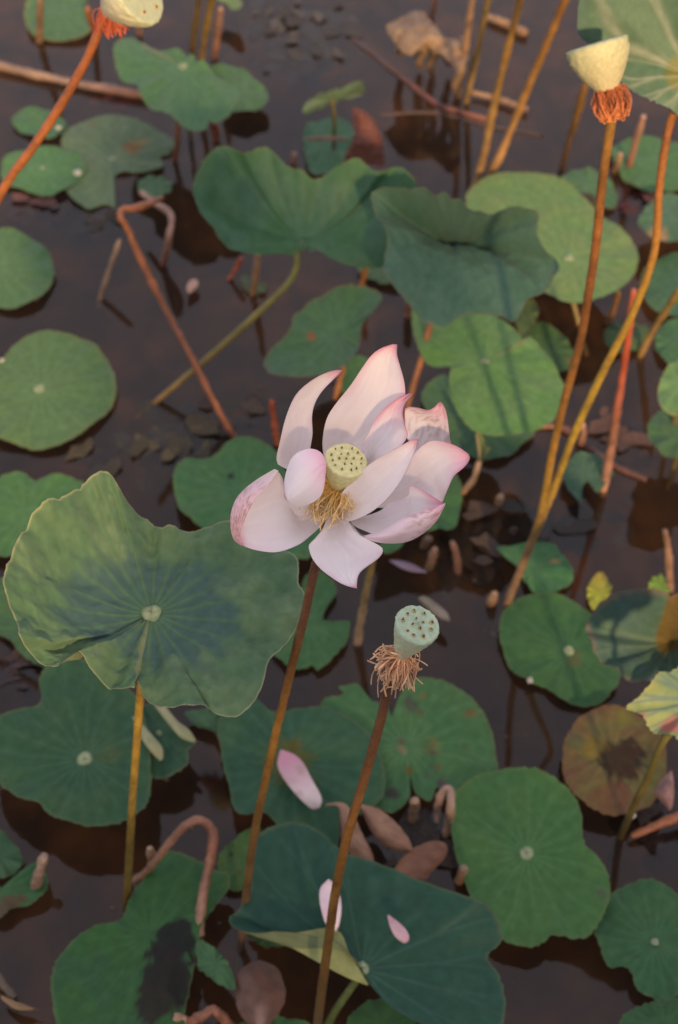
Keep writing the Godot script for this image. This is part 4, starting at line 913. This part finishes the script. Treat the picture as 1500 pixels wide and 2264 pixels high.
	for k in 420:
		var a := rng.randf() * TAU
		var rd := u * cos(a) + w * sin(a)
		var down := rng.randf() < 0.35
		var dir := (rd + ax * rng.randf_range(-0.5, 0.5)).normalized()
		var ln := rng.randf_range(0.012, 0.024)
		if down:
			dir = (at(690, 1138, D - 0.022) - nb).normalized() + Vector3(rng.randf_range(-0.25, 0.35), rng.randf_range(-0.2, 0.2), rng.randf_range(-0.25, 0.25))
			dir = dir.normalized()
			ln = rng.randf_range(0.018, 0.031)
		elif rng.randf() < 0.4:
			dir = (dir + fwd * -0.5 + Vector3(-0.2, -0.2, 0)).normalized()
		var g := rng.randf_range(0.75, 1.2)
		strand(sh, nb + rd * 0.0068 - ax * rng.randf_range(0.0, 0.003) + fwd * -0.001, dir, ln, Vector3(0, -0.25, 0), rng.randf_range(0.00024, 0.00038), Color(0.88 * g, 0.54 * g, 0.15 * g), Color(0.95 * g, 0.7 * g, 0.36 * g))
	obj("stamens", sh, M.thread, o).set_meta("kind", "stuff")

func folded_petal(o: Node3D, D: float) -> void:
	# boat-shaped: the far wall, the keel and the near wall folded up in front of it
	var sh := Sh.new()
	petal(sh, D, "748,1120 800,1140 840,1130 862,1112 888,1104 904,1094 906,1077 916,1076 940,1088 962,1101 984,1116", "748,1124 776,1156 800,1170 840,1184 880,1184 920,1170 952,1150 974,1130 984,1118", [0.008, -0.006, -0.02, -0.03, -0.05], [0.0, -0.018, -0.034, -0.044, -0.05], 0.008, pink(0.72, 0.6), 0.0009, 34, 14)
	obj("petal", sh, M.petal, o)
	var s2 := Sh.new()
	petal(s2, D, "774,1153 800,1182 820,1180 845,1174 872,1158 900,1142 930,1132 960,1122 985,1112", "772,1152 786,1174 802,1186 826,1197 864,1202 904,1197 940,1177 968,1149 985,1116", [-0.014, -0.036, -0.05, -0.054, -0.052], [-0.014, -0.03, -0.036, -0.042, -0.052], -0.008, withered(pink(0.7, 0.5, Color(0.84, 0.66, 0.68)), 0.35, 0.55), 0.0009, 34, 12)
	obj("petal", s2, M.petal, o)

func fallen() -> void:
	var dry1 := Color(0.36, 0.185, 0.095)
	var dry2 := Color(0.26, 0.13, 0.08)
	loose_petal("fallen_petal", "pink and white fallen petal lying on the yellowed patch of the dark leaf", "620,1660 614,1688 622,1712 640,1738 664,1766 690,1788 704,1786", "624,1658 650,1668 670,1686 686,1716 704,1748 712,1770 706,1786", 0.055, -0.006, func(t: float, u: float, p: Vector3) -> Color:
		var n := big.get_noise_3dv(p * 40.0)
		return Color(0.58, 0.25, 0.32).lerp(Color(0.74, 0.6, 0.55), smoothstep(0.1, 0.9, t + 0.2 * n + 0.15 * (1.0 - u))).lerp(Color(0.42, 0.22, 0.2), 0.6 * clampf(n * 2.0, 0, 1)))
	loose_petal("fallen_petal", "white fallen petal tucked behind the seed head's stem on the folded leaf", "726,1945 710,1962 707,1985 712,2015 722,2045 736,2060", "728,1945 744,1960 754,1990 754,2020 748,2050 738,2060", 0.155, -0.006, plain(Color(0.8, 0.68, 0.64), Color(0.75, 0.5, 0.55)))
	loose_petal("fallen_petal", "small mauve shrivelled petal on the folded blue-green leaf", "858,2024 862,2046 874,2070 890,2083 898,2083", "860,2024 880,2038 898,2056 905,2074 899,2083", 0.15, -0.003, plain(Color(0.52, 0.28, 0.32), Color(0.62, 0.42, 0.42), 80.0))
	loose_petal("fallen_petal", "lavender sliver of petal floating behind the lowest petal of the flower", "862,1240 884,1254 912,1264 944,1266", "863,1238 890,1240 918,1250 945,1265", 0.008, -0.003, plain(Color(0.26, 0.19, 0.27), Color(0.16, 0.11, 0.14)))
	crumple = 2.6
	loose_petal("dead_petal", "tan curled dead petal, largest of three, beside the seed head's stem", "795,1779 812,1818 830,1850 862,1876 900,1884 911,1880", "797,1777 840,1790 872,1816 898,1846 912,1872 911,1882", 0.05, -0.014, plain(dry1, Color(0.2, 0.095, 0.055)))
	loose_petal("dead_petal", "tan dead petal standing against the seed head's stem, with a hooked tip", "722,1782 748,1780 754,1820 758,1862 780,1892 812,1912 824,1904", "722,1778 762,1776 784,1806 800,1842 814,1868 826,1894 825,1906", 0.055, -0.014, plain(Color(0.36, 0.2, 0.11), Color(0.2, 0.09, 0.05)))
	loose_petal("dead_petal", "rusty brown dead petal leaning on the edge of the folded blue-green leaf", "864,1938 886,1900 918,1874 956,1859 982,1862 990,1874", "866,1942 900,1950 932,1949 960,1924 986,1894 991,1876", 0.06, -0.012, plain(Color(0.24, 0.095, 0.04), Color(0.14, 0.05, 0.022)))
	loose_petal("dead_petal", "broad dark brown withered bract with pale creases at the lower edge", "560,2125 528,2150 520,2190 530,2240 556,2270", "575,2122 612,2140 630,2185 624,2230 590,2272", 0.045, -0.014, func(t: float, u: float, p: Vector3) -> Color:
		var n := big.get_noise_3dv(p * 50.0)
		var v := exp(-pow((u - 0.55 + 0.1 * n) * 9.0, 2)) * smoothstep(0.3, 0.9, t)
		return Color(0.075, 0.035, 0.022).lerp(Color(0.14, 0.068, 0.042), clampf(0.4 + n + 0.4 * t, 0, 1)).lerp(Color(0.24, 0.15, 0.11), v))
	loose_petal("dead_petal", "pink and brown dead petal at the edge under the striped leaf's stem", "1480,1706 1462,1726 1446,1750 1462,1770 1480,1790", "1484,1704 1490,1730 1490,1760 1486,1780 1482,1792", 0.06, -0.01, plain(Color(0.34, 0.18, 0.15), Color(0.12, 0.06, 0.05)))
	loose_petal("dead_petal", "grey-green curled leaf scrap behind the blue-green seed head", "926,1322 940,1318 966,1334 988,1354 996,1372", "926,1326 938,1338 958,1356 976,1368 994,1374", 0.03, -0.008, plain(Color(0.16, 0.15, 0.09), Color(0.3, 0.24, 0.19)))
	loose_petal("dead_petal", "pinkish curled shell-like petal in the brown water beside the bent orange stalk", "414,632 420,620 432,617 440,624", "412,640 420,650 430,640 438,634", 0.015, -0.008, plain(Color(0.55, 0.34, 0.26), Color(0.4, 0.2, 0.14)))
	loose_petal("dead_leaf", "tan sliver of dead leaf in the lower corner", "4,2200 30,2212 60,2224 84,2232", "2,2208 28,2228 54,2234 84,2233", 0.02, -0.004, plain(Color(0.34, 0.2, 0.08), Color(0.24, 0.14, 0.06)))
	crumple = 6.0
	dead_leaf("reddish-brown dead leaf hanging behind the wide wavy leaf", [[778, 240, 802, 243], [783, 268, 826, 266], [784, 296, 840, 292], [772, 326, 846, 322], [764, 345, 848, 346], [760, 360, 851, 368]], 0.17, 0.08, Color(0.17, 0.05, 0.03), Color(0.25, 0.1, 0.07))
	dead_leaf("tan dead leaf collapsed over stems at the far side", [[853, 60, 872, 50], [870, 88, 908, 28], [892, 112, 938, 30], [912, 122, 962, 58], [938, 104, 984, 84], [972, 118, 1006, 86], [998, 140, 1030, 84], [1012, 160, 1036, 130]], 0.12, 0.12, Color(0.44, 0.31, 0.19), Color(0.28, 0.17, 0.11))

func dead_leaf(label: String, rws: Array, h0: float, h1: float, c1: Color, c2: Color) -> void:
	var a := ""
	var b := ""
	for r in rws:
		a += "%f,%f " % [r[0], r[1]]
		b += "%f,%f " % [r[2], r[3]]
	var c := hit(rws[0][0], rws[0][1], h0)
	var D := depth(c)
	var fl := []
	var fr := []
	var n := rws.size()
	for k in n:
		var h := lerpf(h0, h1, float(k) / (n - 1))
		fl.append(depth(hit(rws[k][0], rws[k][1], h)) - D)
		fr.append(depth(hit(rws[k][2], rws[k][3], h)) - D)
	var root := thing("dead_leaf", label, "dead leaf", c, "dead lotus leaves")
	var sh := Sh.new()
	petal(sh, D, a, b, fl, fr, -0.02, plain(c1, c2, 22.0), 0.001, 40, 24)
	obj("blade", sh, M.dead, root)
	if rws.size() > 6:   # its drooping shreds
		for f in [["884,100", "890,118", 0.02], ["934,100", "930,146", 0.0], ["962,104", "954,156", 0.0], ["1012,140", "1010,205", 0.0], ["985,112", "996,140", 0.01]]:
			var p: Array = rows(f[0])[0]
			var q: Array = rows(f[1])[0]
			var s2 := Sh.new()
			var p0 := hit(p[0], p[1], 0.11)
			var p1 := hit(q[0], q[1], 0.01 + f[2])
			tube(s2, [p0, p0.lerp(p1, 0.35) + Vector3(0.006, 0.01, 0), p0.lerp(p1, 0.7) + Vector3(-0.004, 0.004, 0), p1], [0.012, 0.01, 0.007], [c1, c2.lerp(c1, 0.5)], 7, 0.3)
			obj("shred", s2, M.dead, root)

func litter() -> void:
	crumple = 1.0
	# scraps of rotten leaf on and just under the water, too many and too broken to count
	var sh := Sh.new()
	for z in [[690, 80, 130, 70, 70, Color(0.1, 0.085, 0.07)], [620, 40, 90, 40, 30, Color(0.08, 0.07, 0.06)], [55, 452, 70, 30, 26, Color(0.13, 0.06, 0.05)], [300, 1000, 150, 60, 40, Color(0.075, 0.06, 0.03)], [1410, 440, 60, 30, 26, Color(0.2, 0.06, 0.04)], [1060, 1190, 110, 70, 40, Color(0.08, 0.05, 0.035)], [1380, 960, 80, 60, 30, Color(0.1, 0.055, 0.045)], [940, 1850, 70, 60, 26, Color(0.05, 0.035, 0.025)], [40, 1460, 60, 60, 20, Color(0.09, 0.05, 0.04)], [1450, 1800, 60, 70, 26, Color(0.07, 0.04, 0.03)], [440, 930, 90, 40, 18, Color(0.07, 0.055, 0.03)], [250, 215, 50, 14, 14, Color(0.2, 0.05, 0.03)], [640, 110, 160, 80, 60, Color(0.07, 0.065, 0.06)], [200, 480, 110, 40, 30, Color(0.06, 0.045, 0.03)], [560, 930, 100, 40, 20, Color(0.07, 0.05, 0.035)], [1240, 1150, 160, 60, 40, Color(0.05, 0.04, 0.03)], [1380, 210, 60, 30, 10, Color(0.12, 0.07, 0.06)]]:
		for k in z[4]:
			var c := hit(z[0] + rng.randfn(0, 0.5) * z[2], z[1] + rng.randfn(0, 0.5) * z[3], 0.0)
			c.y = rng.randf_range(-0.03, 0.006)
			var b := sh.v.size()
			var a0 := rng.randf() * TAU
			var r0 := rng.randf_range(0.006, 0.022)
			var g := rng.randf_range(0.5, 1.5)
			sh.v.append(c); sh.c.append(Color(z[5].r * g, z[5].g * g, z[5].b * g))
			for s in 9:
				var a: float = TAU * s / 9.0
				var d := Vector3(cos(a) * 1.8, rng.randf_range(-0.3, 0.3), sin(a)).rotated(Vector3.UP, a0)
				sh.v.append(c + d * r0 * rng.randf_range(0.55, 1.1))
				g *= rng.randf_range(0.93, 1.07)
				sh.c.append(Color(z[5].r * g, z[5].g * g, z[5].b * g))
			for s in 9: sh.i.append_array(PackedInt32Array([b, b + 1 + s, b + 1 + (s + 1) % 9]))
	for k in 420:
		var c := Vector3(rng.randf_range(-1.0, 1.0), 0.0015, rng.randf_range(-3.0, -0.5))
		if big.get_noise_2d(c.x * 2.0, c.z * 2.0) < 0.02: continue
		var b := sh.v.size()
		var r0 := rng.randf_range(0.0012, 0.0045)
		var g := rng.randf_range(0.5, 1.6)
		sh.v.append(c); sh.c.append(Color(0.11 * g, 0.085 * g, 0.05 * g))
		for q in 6:
			sh.v.append(c + Vector3(cos(q * TAU / 6.0) * r0 * rng.randf_range(0.5, 1.6), 0, sin(q * TAU / 6.0) * r0 * rng.randf_range(0.5, 1.3)))
			sh.c.append(Color(0.1 * g, 0.075 * g, 0.045 * g))
		for q in 6: sh.i.append_array(PackedInt32Array([b, b + 1 + q, b + 1 + (q + 1) % 6]))
	var o := obj("leaf_litter", sh, M.dead)
	o.set_meta("kind", "stuff")
	tag(o, "rotting scraps of leaf and stem scattered on and under the dark water", "litter")
	for d in [[172, 381, 0.02, 0.011, "white fluff caught on the flat oval leaf under the orange stem"], [130, 281, 0.016, 0.009, "white fluff on the small oval leaf at the far side"], [1172, 1505, 0.016, 0.006, "bright bead of water at the edge of the deep green round leaf"], [5, 797, 0.016, 0.006, "bead of water in the notch of the round flat leaf"], [1395, 1802, 0.03, 0.009, "cream crumb on dark litter below the mottled dying leaf"]]:
		var s := Sh.new()
		var c := hit(d[0], d[1], d[2])
		d[3] *= 0.7
		lathe(s, c, Vector3.UP, [[d[3] * 0.6, -d[3] * 0.5], [d[3], -d[3] * 0.15], [d[3] * 0.9, d[3] * 0.25], [d[3] * 0.5, d[3] * 0.5], [0.0003, d[3] * 0.55]], [Color(0.5, 0.5, 0.45), Color(0.55, 0.55, 0.5), Color(0.42, 0.43, 0.38), Color(0.45, 0.45, 0.4), Color(0.45, 0.45, 0.4)], 14, 0.5, d[0])
		tag(obj("water_bead" if "bead" in d[4] else "white_fluff" if "fluff" in d[4] else "crumb", s, M.matt), d[4], "water drop" if "bead" in d[4] else "speck")

func bank_and_shade_bush(s: Vector3) -> void:
	# the grassy bank the viewer stands on and an unseen shrub added there to block the low sun
	var g := Sh.new()
	var n := 40
	for r in n:
		for k in n:
			var x := -16.0 + 32.0 * k / (n - 1)
			var z := 0.55 + 20.0 * pow(float(r) / (n - 1), 1.6)
			var y := 0.42 * smoothstep(0.5, 1.6, z + 0.25 * big.get_noise_2d(x * 0.8, 3.0)) - 0.14 + 0.08 * big.get_noise_2d(x * 1.5, z * 1.5)
			g.v.append(Vector3(x, y, z))
			var w := 1.0 + 0.5 * big.get_noise_2d(x * 6.0, z * 6.0)
			g.c.append(Color(0.06 * w, 0.075 * w, 0.03 * w))
	for r in n - 1:
		for k in n - 1:
			g.quad(r * n + k, r * n + k + 1, (r + 1) * n + k + 1, (r + 1) * n + k)
	obj("ground_bank", g, M.dead).set_meta("kind", "structure")
	var e := Vector3(s.z, 0, -s.x).normalized()
	var b := s.cross(e).normalized()
	if b.y < 0: b = -b
	var foot := e * 0.25 + s * 3.6
	foot.y = 0.2
	var root := thing("added_shade_bush", "leafy shrub added out of view behind the viewer to shade the near pond", "added_shade_bush", foot)
	var lv := Sh.new()
	var tw := Sh.new()
	for q in [[0.17, 1.1, 0.17, 1.7], [0.2, 0.93, 0.13, 1.1], [0.02, 0.91, 0.09, 0.8], [0.36, 1.02, 0.1, 1.0], [0.48, 1.02, 0.1, 0.8], [0.25, 0.67, 0.14, 1.0], [0.40, 0.60, 0.1, 1.0], [0.08, 0.62, 0.16, 1.0], [-0.12, 0.5, 0.18, 1.0], [-0.35, 0.42, 0.22, 1.0], [-0.5, 0.3, 0.3, 1.0], [0.05, 0.3, 0.3, 1.0], [0.4, 0.35, 0.25, 1.0], [0.62, 0.33, 0.18, 1.0], [0.8, 0.34, 0.26, 1.0], [1.05, 0.25, 0.3, 1.0], [0.5, 0.0, 0.4, 1.0], [0.9, -0.1, 0.4, 1.0], [0.1, -0.1, 0.4, 1.0], [-0.3, -0.1, 0.4, 1.0], [0.3, -0.45, 0.5, 1.0], [0.8, -0.5, 0.5, 1.0], [-0.3, -0.5, 0.5, 1.0], [-0.75, 0.1, 0.35, 1.0]]:  # leaf clumps set along the sun to shade the flower, gaps for lit leaves
		var c: Vector3 = e * q[0] + b * q[1] + s * (3.6 + rng.randf_range(-0.25, 0.25))
		tube(tw, [foot + e * rng.randf_range(-0.1, 0.1), foot.lerp(c, 0.5) + Vector3(0, -0.1, 0.05), c], [0.02, 0.012, 0.005], [Color(0.12, 0.08, 0.05)], 6, 0.1)
		for k in int((2600.0 * q[2] * q[2] + 60) * q[3]):
			var d := Vector3(rng.randfn(), rng.randfn(), rng.randfn()).normalized() * pow(rng.randf(), 0.45)
			var p: Vector3 = c + d * (q[2] * 1.05)
			var dir := (Vector3(rng.randfn(), rng.randfn() - 0.4, rng.randfn())).normalized()
			var sd := dir.cross(Vector3(rng.randfn(), rng.randfn(), rng.randfn())).normalized()
			var l := rng.randf_range(0.05, 0.09)
			var w := rng.randf_range(0.7, 1.4)
			var i0 := lv.v.size()
			lv.v.append_array(PackedVector3Array([p, p + dir * l * 0.5 + sd * l * 0.26, p + dir * l, p + dir * l * 0.5 - sd * l * 0.26]))
			for t in 4: lv.c.append(Color(0.045 * w, 0.085 * w, 0.025 * w))
			lv.quad(i0, i0 + 1, i0 + 2, i0 + 3)
	obj("branch", tw, M.stem, root)
	obj("foliage", lv, M.leaf, root).set_meta("kind", "stuff")
